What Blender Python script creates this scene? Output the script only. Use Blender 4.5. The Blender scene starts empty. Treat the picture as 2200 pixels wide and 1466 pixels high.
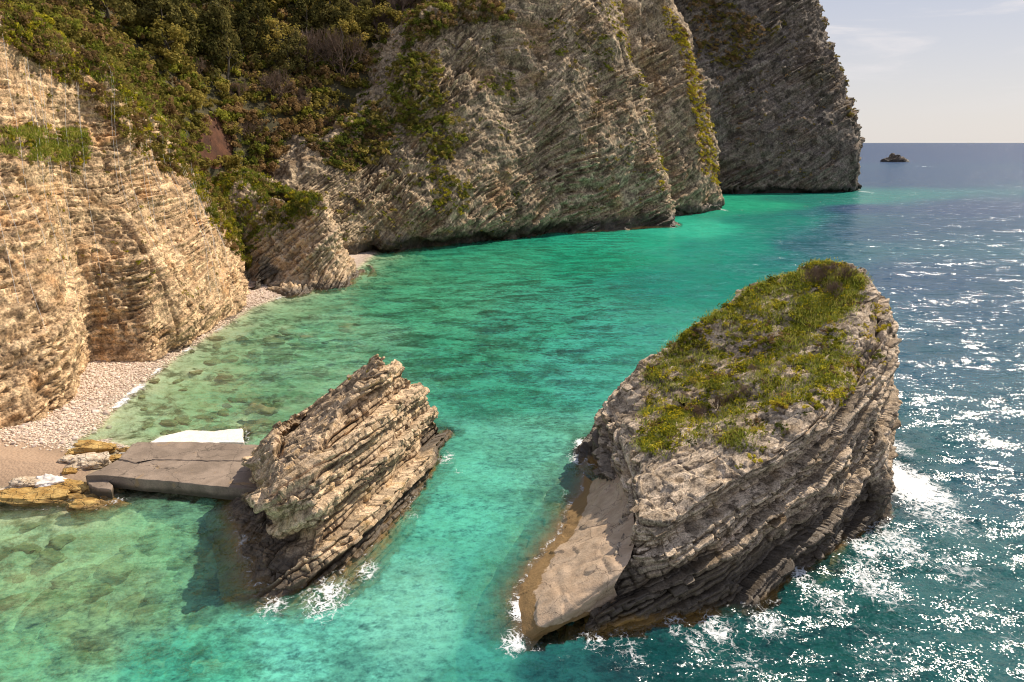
import bpy, math, random
import numpy as np
from math import radians, sin, cos, pi

sc = bpy.context.scene
# ------------------------------------------------------------------ camera
H = 22.0
PITCH = math.atan2(733 - 307, 1467.0)
FPX = 1467.0
cam_d = bpy.data.cameras.new('camera')
cam_d.sensor_width = 36.0
cam_d.lens = 36.0 * FPX / 2200.0
cam_d.clip_start = 0.5
cam_d.clip_end = 200000.0
cam = bpy.data.objects.new('camera', cam_d)
sc.collection.objects.link(cam)
cam.location = (0, 0, H)
cam.rotation_euler = (radians(90) - PITCH, 0, 0)
sc.camera = cam

# ------------------------------------------------------------------ sky + sun
SUN_AZ, SUN_EL = 50.0, 46.0          # degrees clockwise from +Y (view direction), elevation
w = bpy.data.worlds.new('World'); sc.world = w; w.use_nodes = True
nt = w.node_tree; nt.nodes.clear()
def wn(t, **k):
    n = nt.nodes.new(t)
    for a, b in k.items(): setattr(n, a, b)
    return n
wo = wn('ShaderNodeOutputWorld'); bg = wn('ShaderNodeBackground')
sky = wn('ShaderNodeTexSky'); sky.sky_type = 'NISHITA'; sky.sun_disc = False
sky.sun_elevation = radians(SUN_EL); sky.sun_rotation = radians(SUN_AZ)
sky.altitude = 20; sky.air_density = 1.0; sky.dust_density = 1.6; sky.ozone_density = 1.0
bg.inputs['Strength'].default_value = 0.080
# thin cirrus mixed into the sky
tc = wn('ShaderNodeTexCoord'); mp = wn('ShaderNodeMapping')
mp.inputs['Scale'].default_value = (1.6, 1.6, 8.0); mp.inputs['Rotation'].default_value = (0.12, -0.16, 0.5)
ns = wn('ShaderNodeTexNoise'); ns.inputs['Scale'].default_value = 2.6; ns.inputs['Detail'].default_value = 8
ns.inputs['Roughness'].default_value = 0.62; ns.inputs['Distortion'].default_value = 0.6
cr = wn('ShaderNodeMapRange'); cr.interpolation_type = 'SMOOTHSTEP'
cr.inputs['From Min'].default_value = 0.47; cr.inputs['From Max'].default_value = 0.66; cr.inputs['To Max'].default_value = 0.85
sep = wn('ShaderNodeSeparateXYZ'); hz = wn('ShaderNodeMapRange')
hz.inputs['From Min'].default_value = 0.03; hz.inputs['From Max'].default_value = 0.12
mul = wn('ShaderNodeMath', operation='MULTIPLY')
mixc = wn('ShaderNodeMix', data_type='RGBA'); mixc.inputs[7].default_value = (9.2, 8.8, 8.9, 1)
# desaturate the sky slightly into the milky air of the photograph, warmer low down
warm = wn('ShaderNodeMapRange'); warm.inputs['From Min'].default_value = 0.0; warm.inputs['From Max'].default_value = 0.30
ramp = wn('ShaderNodeMix', data_type='RGBA')
ramp.inputs[6].default_value = (8.8, 8.4, 8.1, 1); ramp.inputs[7].default_value = (4.0, 4.9, 7.3, 1)
milk = wn('ShaderNodeMix', data_type='RGBA'); milk.inputs[0].default_value = 0.85
L = nt.links.new
L(tc.outputs['Generated'], mp.inputs[0]); L(mp.outputs[0], ns.inputs['Vector']); L(ns.outputs['Fac'], cr.inputs['Value'])
L(tc.outputs['Generated'], sep.inputs[0]); L(sep.outputs['Z'], hz.inputs['Value'])
L(cr.outputs[0], mul.inputs[0]); L(hz.outputs[0], mul.inputs[1])
L(sep.outputs['Z'], warm.inputs['Value']); L(warm.outputs[0], ramp.inputs[0])
L(sky.outputs[0], milk.inputs[6]); L(ramp.outputs[2], milk.inputs[7])
L(mul.outputs[0], mixc.inputs[0]); L(milk.outputs[2], mixc.inputs[6])
L(mixc.outputs[2], bg.inputs['Color']); L(bg.outputs[0], wo.inputs[0])

sd = bpy.data.lights.new('sun', 'SUN'); sd.energy = 5.0; sd.angle = radians(0.55); sd.color = (1.0, 0.90, 0.76)
sun = bpy.data.objects.new('sun', sd); sc.collection.objects.link(sun)
from mathutils import Vector, Matrix
sdir = Vector((sin(radians(SUN_AZ)) * cos(radians(SUN_EL)), cos(radians(SUN_AZ)) * cos(radians(SUN_EL)), sin(radians(SUN_EL))))
sun.rotation_euler = (-sdir).to_track_quat('-Z', 'Y').to_euler()
sun.location = (60, 40, 80)

sc.view_settings.view_transform = 'Standard'; sc.view_settings.look = 'None'
sc.view_settings.exposure = 0.22; sc.view_settings.gamma = 1.0; sc.view_settings.use_curve_mapping = False
sc.render.engine = 'CYCLES'
sc.cycles.use_denoising = True; sc.cycles.filter_width = 1.1
sc.cycles.max_bounces = 6; sc.cycles.diffuse_bounces = 3; sc.cycles.glossy_bounces = 2
sc.cycles.transmission_bounces = 2; sc.cycles.transparent_max_bounces = 8
sc.cycles.sample_clamp_indirect = 4.0

# ------------------------------------------------------------------ numeric helpers
rng = np.random.default_rng(7)
cp, sp_ = cos(PITCH), sin(PITCH)
def ray(u, v):
    x = (u - 1100.0) / FPX; y = -(v - 733.0) / FPX
    return np.array([x, cp + y * sp_, -sp_ + y * cp])
def P(u, v, z=0.0):                      # world point at height z seen at photo pixel u, v
    d = ray(u, v); t = (z - H) / d[2]
    return np.array([d[0] * t, d[1] * t, z])
def Q(u, v, Y):                          # world point at distance Y seen at photo pixel u, v
    d = ray(u, v); t = Y / d[1]
    return np.array([d[0] * t, Y, H + d[2] * t])
def proj(V):
    dy = V[:, 1]; dz = V[:, 2] - H
    dep = np.maximum(dy * cp - dz * sp_, 0.1)
    up = dy * sp_ + dz * cp
    return 1100 + FPX * V[:, 0] / dep, 733 - FPX * up / dep, dep
def inpoly(u, v, poly):
    poly = np.asarray(poly, float); ins = np.zeros(len(u), bool)
    j = len(poly) - 1
    for i in range(len(poly)):
        xi, yi = poly[i]; xj, yj = poly[j]
        c = ((yi > v) != (yj > v)) & (u < (xj - xi) * (v - yi) / ((yj - yi) + 1e-12) + xi)
        ins ^= c; j = i
    return ins
TAB = rng.random((64, 64, 64)).astype(np.float32) * 2 - 1
def vnoise(p, off=0.0):
    p = np.asarray(p, np.float32) + np.float32(off) * np.array([17.13, 5.77, 9.41], np.float32)
    i = np.floor(p).astype(np.int32); f = p - i; f = f * f * (3 - 2 * f)
    a = i & 63; b = (i + 1) & 63
    x0, y0, z0 = a.T; x1, y1, z1 = b.T; fx, fy, fz = f.T
    c00 = TAB[x0, y0, z0] * (1 - fx) + TAB[x1, y0, z0] * fx
    c10 = TAB[x0, y1, z0] * (1 - fx) + TAB[x1, y1, z0] * fx
    c01 = TAB[x0, y0, z1] * (1 - fx) + TAB[x1, y0, z1] * fx
    c11 = TAB[x0, y1, z1] * (1 - fx) + TAB[x1, y1, z1] * fx
    return (c00 * (1 - fy) + c10 * fy) * (1 - fz) + (c01 * (1 - fy) + c11 * fy) * fz
def fbm(p, octs=4, off=0.0, gain=0.5):
    s = 0; a = 1.0; t = 0
    for o in range(octs):
        s = s + a * vnoise(p * (2.03 ** o), off + o * 3.1); t += a; a *= gain
    return s / t * 1.6
def h3(i, j, k):                          # random per integer cell, 0..1
    i = i.astype(np.int64); j = j.astype(np.int64); k = k.astype(np.int64)
    return (TAB[(i * 7 + k * 3) & 63, (j * 5 + i * 11) & 63, (k * 13 + j * 3 + i) & 63] + 1) * 0.5
def smooth(x, a, b):
    t = np.clip((x - a) / (b - a), 0, 1); return t * t * (3 - 2 * t)
def catmull(P0, P1, P2, P3, t, ten=0.5):
    m1 = (P2 - P0) * ten; m2 = (P3 - P1) * ten
    t2 = t * t; t3 = t2 * t
    return P1 * (2 * t3 - 3 * t2 + 1) + m1 * (t3 - 2 * t2 + t) + P2 * (-2 * t3 + 3 * t2) + m2 * (t3 - t2)
def dense(C, res, periodic, axis, ten):
    C = np.moveaxis(C, axis, 0); n = C.shape[0]; out = []
    nseg = n if periodic else n - 1
    for s in range(nseg):
        idx = [s - 1, s, s + 1, s + 2]
        idx = [q % n for q in idx] if periodic else [min(max(q, 0), n - 1) for q in idx]
        p0, p1, p2, p3 = [C[q] for q in idx]
        ln = np.linalg.norm(p2 - p1, axis=-1)
        k = max(1, int(math.ceil((0.5 * ln.mean() + 0.5 * ln.max()) / res)))
        for q in range(k): out.append(catmull(p0, p1, p2, p3, q / k, ten))
    if not periodic: out.append(C[-1])
    return np.moveaxis(np.array(out), 0, axis)
def gridnormals(G, periodic=False):
    if periodic:
        du = np.roll(G, -1, 0) - np.roll(G, 1, 0)
    else:
        du = np.gradient(G, axis=0)
    dv = np.gradient(G, axis=1)
    n = np.cross(du, dv); l = np.linalg.norm(n, axis=-1, keepdims=True)
    return n / np.maximum(l, 1e-9)

class Bed:                                # tilted strata: normal nrm, in-plane axes a, c
    def __init__(s, dip_dir, dip, th, ln, A1, A2, groove, macro=4.0, Am=0.4, warp=1.0, fold=None, gw=0.10, seed=0.0, rough=1.0, top=1.0, prof=None, mod=0.0):
        s.top = top; s.prof = prof; s.mod = mod
        d = radians(dip); az = radians(dip_dir)          # dip_dir: azimuth (from +X ccw) beds go DOWN towards
        s.n = np.array([sin(d) * cos(az), sin(d) * sin(az), cos(d)])
        s.a = np.array([cos(d) * cos(az), cos(d) * sin(az), -sin(d)])
        s.c = np.cross(s.n, s.a)
        s.th, s.ln, s.A1, s.A2, s.gr, s.macro, s.Am, s.warp, s.fold, s.gw, s.seed, s.rough = th, ln, A1, A2, groove, macro, Am, warp, fold, gw, seed, rough
    def coord(s, V):
        b = V @ s.n
        if s.fold is not None: b = b + s.fold(V)
        b = b + s.warp * s.th * 0.9 * vnoise(V / (s.ln * 5), s.seed + 1) + s.th * 0.22 * vnoise(V / (s.ln * 1.1), s.seed + 8)
        return b
    def disp(s, V, N=None):
        b = s.coord(V); q = b / s.th
        q1 = q + 0.75 * vnoise(np.stack([q * 0.31, q * 0, q * 0], 1), s.seed + 4)
        i = np.floor(q1); f = q1 - i
        a = V @ s.a; c = V @ s.c
        jit = vnoise(V / (s.ln * 1.2), s.seed + 11) * 0.22
        ri = h3(i, i * 0 + 3, i * 0 + 9); rl = 0.55 + 1.0 * h3(i, i * 0 + 1, i * 0 + 5)
        ja = a / (s.ln * rl) + ri * 7 + jit; jc = c / (s.ln * rl) + ri * 3 - jit
        j = np.floor(ja); k = np.floor(jc); fa = ja - j; fc = jc - k
        r2 = h3(i, j, k)
        e = np.minimum(f, 1 - f) * 2
        ej = np.minimum(np.minimum(fa, 1 - fa), np.minimum(fc, 1 - fc)) * 2
        jt = smooth(vnoise(V / (s.ln * 3), s.seed + 21), -0.5, 0.1)       # joints are not open everywhere
        D = s.A1 * (ri * 2 - 1) + s.A2 * (r2 * 2 - 1) * (0.35 + 0.65 * jt)
        ib = np.where(f > 0.5, i + 1, i); open_ = 0.25 + 1.5 * h3(ib, ib * 0 + 4, ib * 0 + 2) ** 2 * smooth(vnoise(V / (s.ln * 2.5), s.seed + 27), -0.6, 0.3) * 1.6
        D = D - s.gr * open_ * (1 - smooth(e, 0.10, 0.42)) - s.gr * 0.75 * (1 - smooth(ej, 0.0, s.gw * 2)) * jt
        # packages of beds
        m = b / (s.th * s.macro) + 0.5 * vnoise(V / (s.ln * 6), s.seed + 31); mi = np.floor(m); mf = m - mi
        ma = np.floor(a / (s.ln * 4.0) + mi * 0.37 + 0.3 * vnoise(V / (s.ln * 3), s.seed + 41)); mc = np.floor(c / (s.ln * 4.0) + mi * 0.61)
        D = D + s.Am * (1.2 * h3(mi, mi * 0 + 2, mi * 0 + 7) + 0.7 * h3(mi, ma, mc) - 0.95) + s.Am * 0.8 * (mf - 0.5) - s.Am * 0.5 * (1 - smooth(np.minimum(mf, 1 - mf), 0, 0.06))
        if s.prof is not None:
            bb, oo = s.prof; pb = b + 0.05 * vnoise(V / 0.8, s.seed + 61); k_ = np.clip(np.searchsorted(bb, pb) - 1, 0, len(oo) - 1); D = D + np.asarray(oo)[k_]
        if s.mod > 0: D = D * (1 - s.mod + s.mod * 1.5 * smooth(fbm(V / (s.ln * 5), 3, s.seed + 66), -0.45, 0.5))
        D = D + s.rough * (0.30 * s.A2 + 0.1 * s.th) * fbm(V / (s.th * 0.9), 3, s.seed + 51)
        if N is not None:
            wq = smooth(np.abs(N @ s.n), 0.72, 0.99)
            wx = a + 0.5 * s.ln * vnoise(V / s.ln, s.seed + 81); wy = c + 0.5 * s.ln * vnoise(V / s.ln, s.seed + 91)
            u1 = wx / (s.ln * 1.5); v1 = wy / (s.ln * 0.9); u0 = np.floor(u1); v0 = np.floor(v1)
            hh = h3(u0, v0, u0 * 0 + 6); ee = np.minimum(np.minimum(u1 - u0, u0 + 1 - u1), np.minimum(v1 - v0, v0 + 1 - v1))
            lvl = np.floor(fbm(V / (s.ln * 3.2), 3, s.seed + 95) * 2.2 + hh * 1.1) * s.th * 0.9
            T = lvl - s.th * 0.5 * (1 - smooth(ee, 0.0, 0.10)) + 0.25 * s.th * fbm(V / (s.th * 1.5), 3, s.seed + 99)
            D = D * (1 - wq) + T * wq * s.top
        return D, b, r2

# ------------------------------------------------------------------ object helpers
def link(o): sc.collection.objects.link(o); return o
def mesh_np(name, V, F, mat, attrs=None, smooth_sh=False, parent=None):
    me = bpy.data.meshes.new(name)
    V = np.ascontiguousarray(V, np.float32); F = np.ascontiguousarray(F, np.int32)
    k = F.shape[1]
    me.vertices.add(len(V)); me.vertices.foreach_set('co', V.ravel())
    me.loops.add(F.size); me.loops.foreach_set('vertex_index', F.ravel())
    me.polygons.add(len(F)); me.polygons.foreach_set('loop_start', np.arange(0, F.size, k, dtype=np.int32))
    if smooth_sh: me.polygons.foreach_set('use_smooth', np.ones(len(F), bool))
    me.update(calc_edges=True)
    for an, av in (attrs or {}).items():
        av = np.asarray(av, np.float32)
        if av.ndim == 1:
            at = me.attributes.new(an, 'FLOAT', 'POINT'); at.data.foreach_set('value', av)
        else:
            at = me.attributes.new(an, 'FLOAT_COLOR', 'POINT')
            rgba = np.ones((len(av), 4), np.float32); rgba[:, :3] = av; at.data.foreach_set('color', rgba.ravel())
    if mat: me.materials.append(mat)
    o = bpy.data.objects.new(name, me); link(o)
    if parent: o.parent = parent
    return o
def gridfaces(nu, nv, periodic=False):
    I = np.arange(nu if periodic else nu - 1); J = np.arange(nv - 1)
    I, J = np.meshgrid(I, J, indexing='ij'); I2 = (I + 1) % nu
    return np.stack([I * nv + J, I2 * nv + J, I2 * nv + J + 1, I * nv + J + 1], -1).reshape(-1, 4)
def tag(o, label=None, cat=None, group=None, kind=None):
    if label: o['label'] = label
    if cat: o['category'] = cat
    if group: o['group'] = group
    if kind: o['kind'] = kind
    return o
def empty(name, loc, label, cat, group=None):
    o = bpy.data.objects.new(name, None); link(o); o.location = loc
    return tag(o, label, cat, group)

# ------------------------------------------------------------------ materials
class MB:
    def __init__(s, name):
        s.m = bpy.data.materials.new(name); s.m.use_nodes = True; s.t = s.m.node_tree; s.t.nodes.clear()
        s.out = s.n('ShaderNodeOutputMaterial')
    def n(s, t, ins=None, **k):
        x = s.t.nodes.new(t)
        for a, b in k.items(): setattr(x, a, b)
        for a, b in (ins or {}).items():
            if isinstance(b, bpy.types.NodeSocket): s.t.links.new(b, x.inputs[a])
            else: x.inputs[a].default_value = b
        return x
    def l(s, a, b): s.t.links.new(a, b)
    def math(s, op, a, b=0.0, c=0.0, clamp=False):
        return s.n('ShaderNodeMath', {0: a, 1: b, 2: c}, operation=op, use_clamp=clamp).outputs[0]
    def mix(s, f, a, b, blend='MIX'):
        x = s.n('ShaderNodeMix', {0: f, 6: a, 7: b}, data_type='RGBA', blend_type=blend); return x.outputs[2]
    def mr(s, v, a, b, c=0.0, d=1.0, sm=True):
        return s.n('ShaderNodeMapRange', {0: v, 1: a, 2: b, 3: c, 4: d}, interpolation_type='SMOOTHSTEP' if sm else 'LINEAR').outputs[0]
    def noise(s, vec, scale, detail=4, rough=0.55, dist=0.0, out='Fac'):
        return s.n('ShaderNodeTexNoise', {'Vector': vec, 'Scale': scale, 'Detail': detail, 'Roughness': rough, 'Distortion': dist}).outputs[out]
    def attr(s, name, out='Fac'):
        return s.n('ShaderNodeAttribute', attribute_name=name).outputs[out]
    def pos(s): return s.n('ShaderNodeNewGeometry').outputs['Position']
    def scale(s, vec, sx, sy, sz):
        return s.n('ShaderNodeVectorMath', {0: vec, 1: (sx, sy, sz)}, operation='MULTIPLY').outputs[0]
    def rgb(c): return (c[0], c[1], c[2], 1)
def C(r, g, b): return (r, g, b, 1.0)

def rock_mat(name, light, mid, dark, ochre, fine=3.0, ochre_amt=0.5, green=0.0, wet=0.9, wet_shade_col=(0.055, 0.042, 0.03), bandscale=1.2, bump=0.05):
    b = MB(name); p = b.pos()
    n1 = b.noise(p, 0.12 * fine, 5, 0.6)
    n2 = b.noise(p, 1.0 * fine, 6, 0.65)
    n3 = b.noise(p, 6.0 * fine, 4, 0.6)
    bed = b.attr('bed'); blk = b.attr('blk')
    bv = b.n('ShaderNodeCombineXYZ', {0: b.math('MULTIPLY', bed, bandscale), 1: b.math('MULTIPLY', n1, 1.5), 2: 0.0}).outputs[0]
    band = b.noise(bv, 1.0, 6, 0.75)
    c = b.mix(b.mr(band, 0.40, 0.60), C(*mid), C(*light))
    c = b.mix(b.math('MULTIPLY', b.mr(n2, 0.50, 0.62), 0.85), c, C(*dark))
    c = b.mix(b.math('MULTIPLY', b.mr(b.noise(p, 0.35 * fine, 3, 0.5, 0.5), 0.52, 0.70), ochre_amt), c, C(*ochre))
    v = b.mr(blk, 0, 1, 0.60, 1.28, False)
    v = b.math('MULTIPLY', v, b.mr(n3, 0.38, 0.62, 0.60, 1.28))
    c = b.n('ShaderNodeVectorMath', {0: c, 3: v}, operation='SCALE').outputs[0]
    if green > 0:
        c = b.mix(b.math('MULTIPLY', b.mr(b.noise(p, 0.22 * fine, 4, 0.6, 0.3), 0.55, 0.68), green), c, C(0.06, 0.075, 0.03))
    # tide band: wet, algae-dark rock, by height; the taller bands also paint in shade
    z = b.n('ShaderNodeSeparateXYZ', {0: p}).outputs['Z']
    zz = b.math('ADD', z, b.math('MULTIPLY', b.math('SUBTRACT', n1, 0.5), wet * 1.2))
    wm = b.mr(zz, wet * 0.5, wet * 1.3, 1.0, 0.0)
    c = b.mix(b.math('MULTIPLY', wm, 0.85), c, C(*wet_shade_col))
    al = b.mr(zz, -0.45, 0.15, 1.0, 0.0)
    c = b.mix(b.math('MULTIPLY', al, 0.9), c, C(0.30, 0.17, 0.045))
    rough = b.mr(wm, 0, 1, 0.9, 0.5)
    hgt = b.math('ADD', b.math('MULTIPLY', n3, 0.6), b.math('ADD', b.math('MULTIPLY', n2, 1.0), b.math('MULTIPLY', band, 1.2)))
    bp = b.n('ShaderNodeBump', {'Strength': 0.9, 'Distance': bump, 'Height': hgt})
    pr = b.n('ShaderNodeBsdfPrincipled', {'Base Color': c, 'Roughness': rough, 'Normal': bp.outputs[0]})
    pr.inputs['Specular IOR Level'].default_value = 0.25
    b.l(pr.outputs[0], b.out.inputs[0]); return b.m

def leaf_mat(name, cols, trans=0.35, hue_noise=0.25):
    b = MB(name); tone = b.attr('tone'); p = b.pos()
    rnd = b.n('ShaderNodeObjectInfo').outputs['Random']
    t = b.math('ADD', b.math('MULTIPLY', tone, 0.75), b.math('MULTIPLY', b.math('SUBTRACT', b.noise(p, hue_noise, 3), 0.5), 1.1))
    t = b.math('ADD', t, b.math('MULTIPLY', b.math('SUBTRACT', rnd, 0.5), 0.45), clamp=True)
    cr = b.n('ShaderNodeValToRGB', {0: t}); e = cr.color_ramp.elements
    e[0].position = 0.05; e[0].color = C(*cols[0]); e[1].position = 0.95; e[1].color = C(*cols[-1])
    for i, c in enumerate(cols[1:-1]):
        x = e.new((i + 1) / (len(cols) - 1)); x.color = C(*c)
    d = b.n('ShaderNodeBsdfDiffuse', {0: cr.outputs[0]}); tr = b.n('ShaderNodeBsdfTranslucent', {0: cr.outputs[0]})
    m = b.n('ShaderNodeMixShader', {0: trans, 1: d.outputs[0], 2: tr.outputs[0]})
    b.l(m.outputs[0], b.out.inputs[0]); return b.m

def simple_mat(name, c1, c2, scale=4.0, rough=0.85, bump=0.02, detail=5):
    b = MB(name); p = b.pos()
    n = b.noise(p, scale, detail, 0.6); n2 = b.noise(p, scale * 7, 3, 0.6)
    c = b.mix(b.mr(n, 0.35, 0.65), C(*c1), C(*c2))
    c = b.n('ShaderNodeVectorMath', {0: c, 3: b.mr(n2, 0.3, 0.7, 0.85, 1.12)}, operation='SCALE').outputs[0]
    bp = b.n('ShaderNodeBump', {'Strength': 0.7, 'Distance': bump, 'Height': b.math('ADD', n, b.math('MULTIPLY', n2, 0.4))})
    pr = b.n('ShaderNodeBsdfPrincipled', {'Base Color': c, 'Roughness': rough, 'Normal': bp.outputs[0]})
    pr.inputs['Specular IOR Level'].default_value = 0.25
    b.l(pr.outputs[0], b.out.inputs[0]); return b.m

M = {}
M['stackL'] = rock_mat('limestone_small_stack', (0.62, 0.455, 0.29), (0.37, 0.26, 0.155), (0.16, 0.11, 0.062), (0.42, 0.25, 0.085), fine=2.4, ochre_amt=0.45, wet=0.9, bandscale=2.2, bump=0.04)
M['stackR'] = rock_mat('limestone_big_stack', (0.57, 0.445, 0.315), (0.29, 0.215, 0.14), (0.085, 0.060, 0.038), (0.34, 0.21, 0.09), fine=2.0, ochre_amt=0.35, wet=2.6, bandscale=3.4, bump=0.05)  # tall wet band also paints shade onto the lower seaward side
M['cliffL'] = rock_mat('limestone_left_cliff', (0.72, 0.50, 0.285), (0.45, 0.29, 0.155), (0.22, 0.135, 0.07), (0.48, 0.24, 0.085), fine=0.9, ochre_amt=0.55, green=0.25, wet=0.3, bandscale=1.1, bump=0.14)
M['cliffM'] = rock_mat('limestone_main_cliff', (0.50, 0.375, 0.235), (0.29, 0.205, 0.12), (0.12, 0.088, 0.055), (0.32, 0.18, 0.075), fine=0.35, ochre_amt=0.55, green=0.0, wet=3.4, wet_shade_col=(0.03, 0.024, 0.018), bandscale=0.75, bump=0.35)  # dark band at the foot is wet rock plus painted cave shade
M['cliffF'] = rock_mat('limestone_headland', (0.25, 0.20, 0.15), (0.14, 0.108, 0.078), (0.06, 0.046, 0.033), (0.19, 0.115, 0.055), fine=0.25, ochre_amt=0.3, green=0.25, wet=3.0, wet_shade_col=(0.022, 0.018, 0.014), bandscale=0.5, bump=0.5)
M['ochre'] = simple_mat('ochre_boulder', (0.42, 0.24, 0.055), (0.56, 0.38, 0.14), 1.6, 0.75, 0.05)
M['paleb'] = simple_mat('pale_boulder', (0.55, 0.45, 0.36), (0.72, 0.62, 0.53), 1.8, 0.8, 0.05)
M['sub'] = simple_mat('algae_boulder', (0.17, 0.14, 0.07), (0.34, 0.28, 0.13), 1.2, 0.8, 0.08)
M['pebble'] = simple_mat('pale_pebble', (0.46, 0.35, 0.27), (0.74, 0.60, 0.49), 0.9, 0.85, 0.03)
M['conc'] = simple_mat('weathered_concrete', (0.235, 0.18, 0.135), (0.30, 0.235, 0.175), 0.9, 0.85, 0.015, 8)
M['white'] = simple_mat('pale_rendered_slab', (0.78, 0.70, 0.58), (0.86, 0.79, 0.68), 1.5, 0.8, 0.01)
M['earth'] = simple_mat('red_earth', (0.05, 0.022, 0.012), (0.125, 0.052, 0.026), 0.35, 0.95, 0.3, 8)
M['soil'] = simple_mat('hillside_soil', (0.045, 0.040, 0.018), (0.085, 0.068, 0.032), 0.3, 0.95, 0.2)
M['bark'] = simple_mat('bark', (0.08, 0.062, 0.045), (0.15, 0.12, 0.09), 2.0, 0.9, 0.03)
M['cable'] = simple_mat('galvanised_cable', (0.55, 0.52, 0.47), (0.65, 0.62, 0.57), 3, 0.5, 0.001)
M['pine'] = leaf_mat('pine_foliage', [(0.064, 0.06, 0.019), (0.173, 0.147, 0.045), (0.307, 0.241, 0.079)], 0.3)
M['olive'] = leaf_mat('olive_green_foliage', [(0.151, 0.132, 0.03), (0.34, 0.269, 0.064), (0.568, 0.417, 0.113)], 0.4)
M['bright'] = leaf_mat('bright_green_foliage', [(0.086, 0.101, 0.021), (0.205, 0.22, 0.035), (0.409, 0.376, 0.059)], 0.45)
M['rust'] = leaf_mat('rusty_foliage', [(0.166, 0.106, 0.047), (0.316, 0.197, 0.085), (0.465, 0.307, 0.133)], 0.35)
M['twig'] = leaf_mat('dry_twigs', [(0.14, 0.095, 0.065), (0.25, 0.175, 0.13), (0.38, 0.28, 0.22)], 0.15)
M['spurge'] = leaf_mat('yellow_green_spurge', [(0.121, 0.13, 0.015), (0.395, 0.358, 0.03), (0.698, 0.562, 0.051), (0.516, 0.334, 0.076)], 0.4, 0.9)
M['grass'] = leaf_mat('grass_blades', [(0.124, 0.166, 0.024), (0.304, 0.331, 0.048), (0.58, 0.483, 0.144)], 0.45, 0.8)
M['flower'] = leaf_mat('yellow_petals', [(0.75, 0.52, 0.01), (0.85, 0.62, 0.02)], 0.3)

# ------------------------------------------------------------------ rock builders
UNDER = []                                  # underwater geometry, for the water depth
SURF = {}
def finish_rock(name, G, periodic, bed, mat, low=(1.0, 6.0), parent=None, extra=None, calm=None):
    nu, nv = G.shape[:2]
    N = gridnormals(G, periodic).reshape(-1, 3); V = G.reshape(-1, 3).copy()
    V += N * (low[0] * fbm(V / low[1], 4, bed.seed + 71))[:, None]
    D, b, r2 = bed.disp(V, N)
    if calm is not None: D = D * calm(V)
    V = V + N * D[:, None]
    if extra is not None: V = extra(V, N)
    VG = V.reshape(nu, nv, 3); N2 = gridnormals(VG, periodic).reshape(-1, 3)
    o = mesh_np(name, V, gridfaces(nu, nv, periodic), mat, {'bed': b, 'blk': r2}, parent=parent)
    UNDER.append(V[(V[:, 2] < 0.4) & (V[:, 2] > -7)])
    SURF[name] = (V, N2, VG.shape[:2])
    return o
def sheet(cols, res, ten=0.45, periodic=False):
    Cc = np.array(cols, float)               # (ncol, nrow, 3)
    G = dense(Cc, res, periodic, 0, ten)
    G = dense(G, res, False, 1, ten)
    return G

# stones, shared mesh data -------------------------------------------------
def stone_arrays(sub, seed, box=0.5, amp=0.12, fl=(1, 1, 1)):
    n = 2 ** sub; idx = {}; V = []; F = []
    def vid(p):
        k = tuple(np.round(p, 5))
        if k not in idx: idx[k] = len(V); V.append(p)
        return idx[k]
    lin = np.linspace(-1, 1, n + 1)
    for ax in range(3):
        for s in (-1, 1):
            for i in range(n):
                for j in range(n):
                    q = []
                    for (a, b_) in ((i, j), (i + 1, j), (i + 1, j + 1), (i, j + 1)):
                        p = np.zeros(3); p[ax] = s; p[(ax + 1) % 3] = lin[a]; p[(ax + 2) % 3] = lin[b_]; q.append(vid(p))
                    F.append(q if s > 0 else q[::-1])
    V = np.array(V); S = V / np.linalg.norm(V, axis=1, keepdims=True) * 1.15
    V = V * box + S * (1 - box)
    r = np.random.default_rng(seed)
    for _ in range(5):                      # chisel facets
        d = r.normal(size=3); d /= np.linalg.norm(d); h = r.uniform(0.75, 1.0)
        ex = np.maximum(V @ d - h, 0); V -= ex[:, None] * d * 0.9
    V += (fbm(V * 1.1, 3, seed * 1.7) * amp)[:, None] * S + (fbm(V * 3.5, 2, seed * 2.7) * amp * 0.35)[:, None] * S
    return V * np.array(fl), np.array(F)
def stone_mesh(name, mat, sub, seed, box=0.5, amp=0.12, sm=False):
    V, F = stone_arrays(sub, seed, box, amp)
    o = mesh_np(name, V, F, mat, {'bed': V[:, 2] * 0.3 + seed, 'blk': np.full(len(V), (seed * 0.37) % 1)}, sm)
    me = o.data; bpy.data.objects.remove(o); return me

def put(name, me, loc, scale, rot=(0, 0, 0), parent=None):
    o = bpy.data.objects.new(name, me); link(o)
    o.location = loc; o.scale = scale; o.rotation_euler = rot
    if parent: o.parent = parent
    return o

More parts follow.
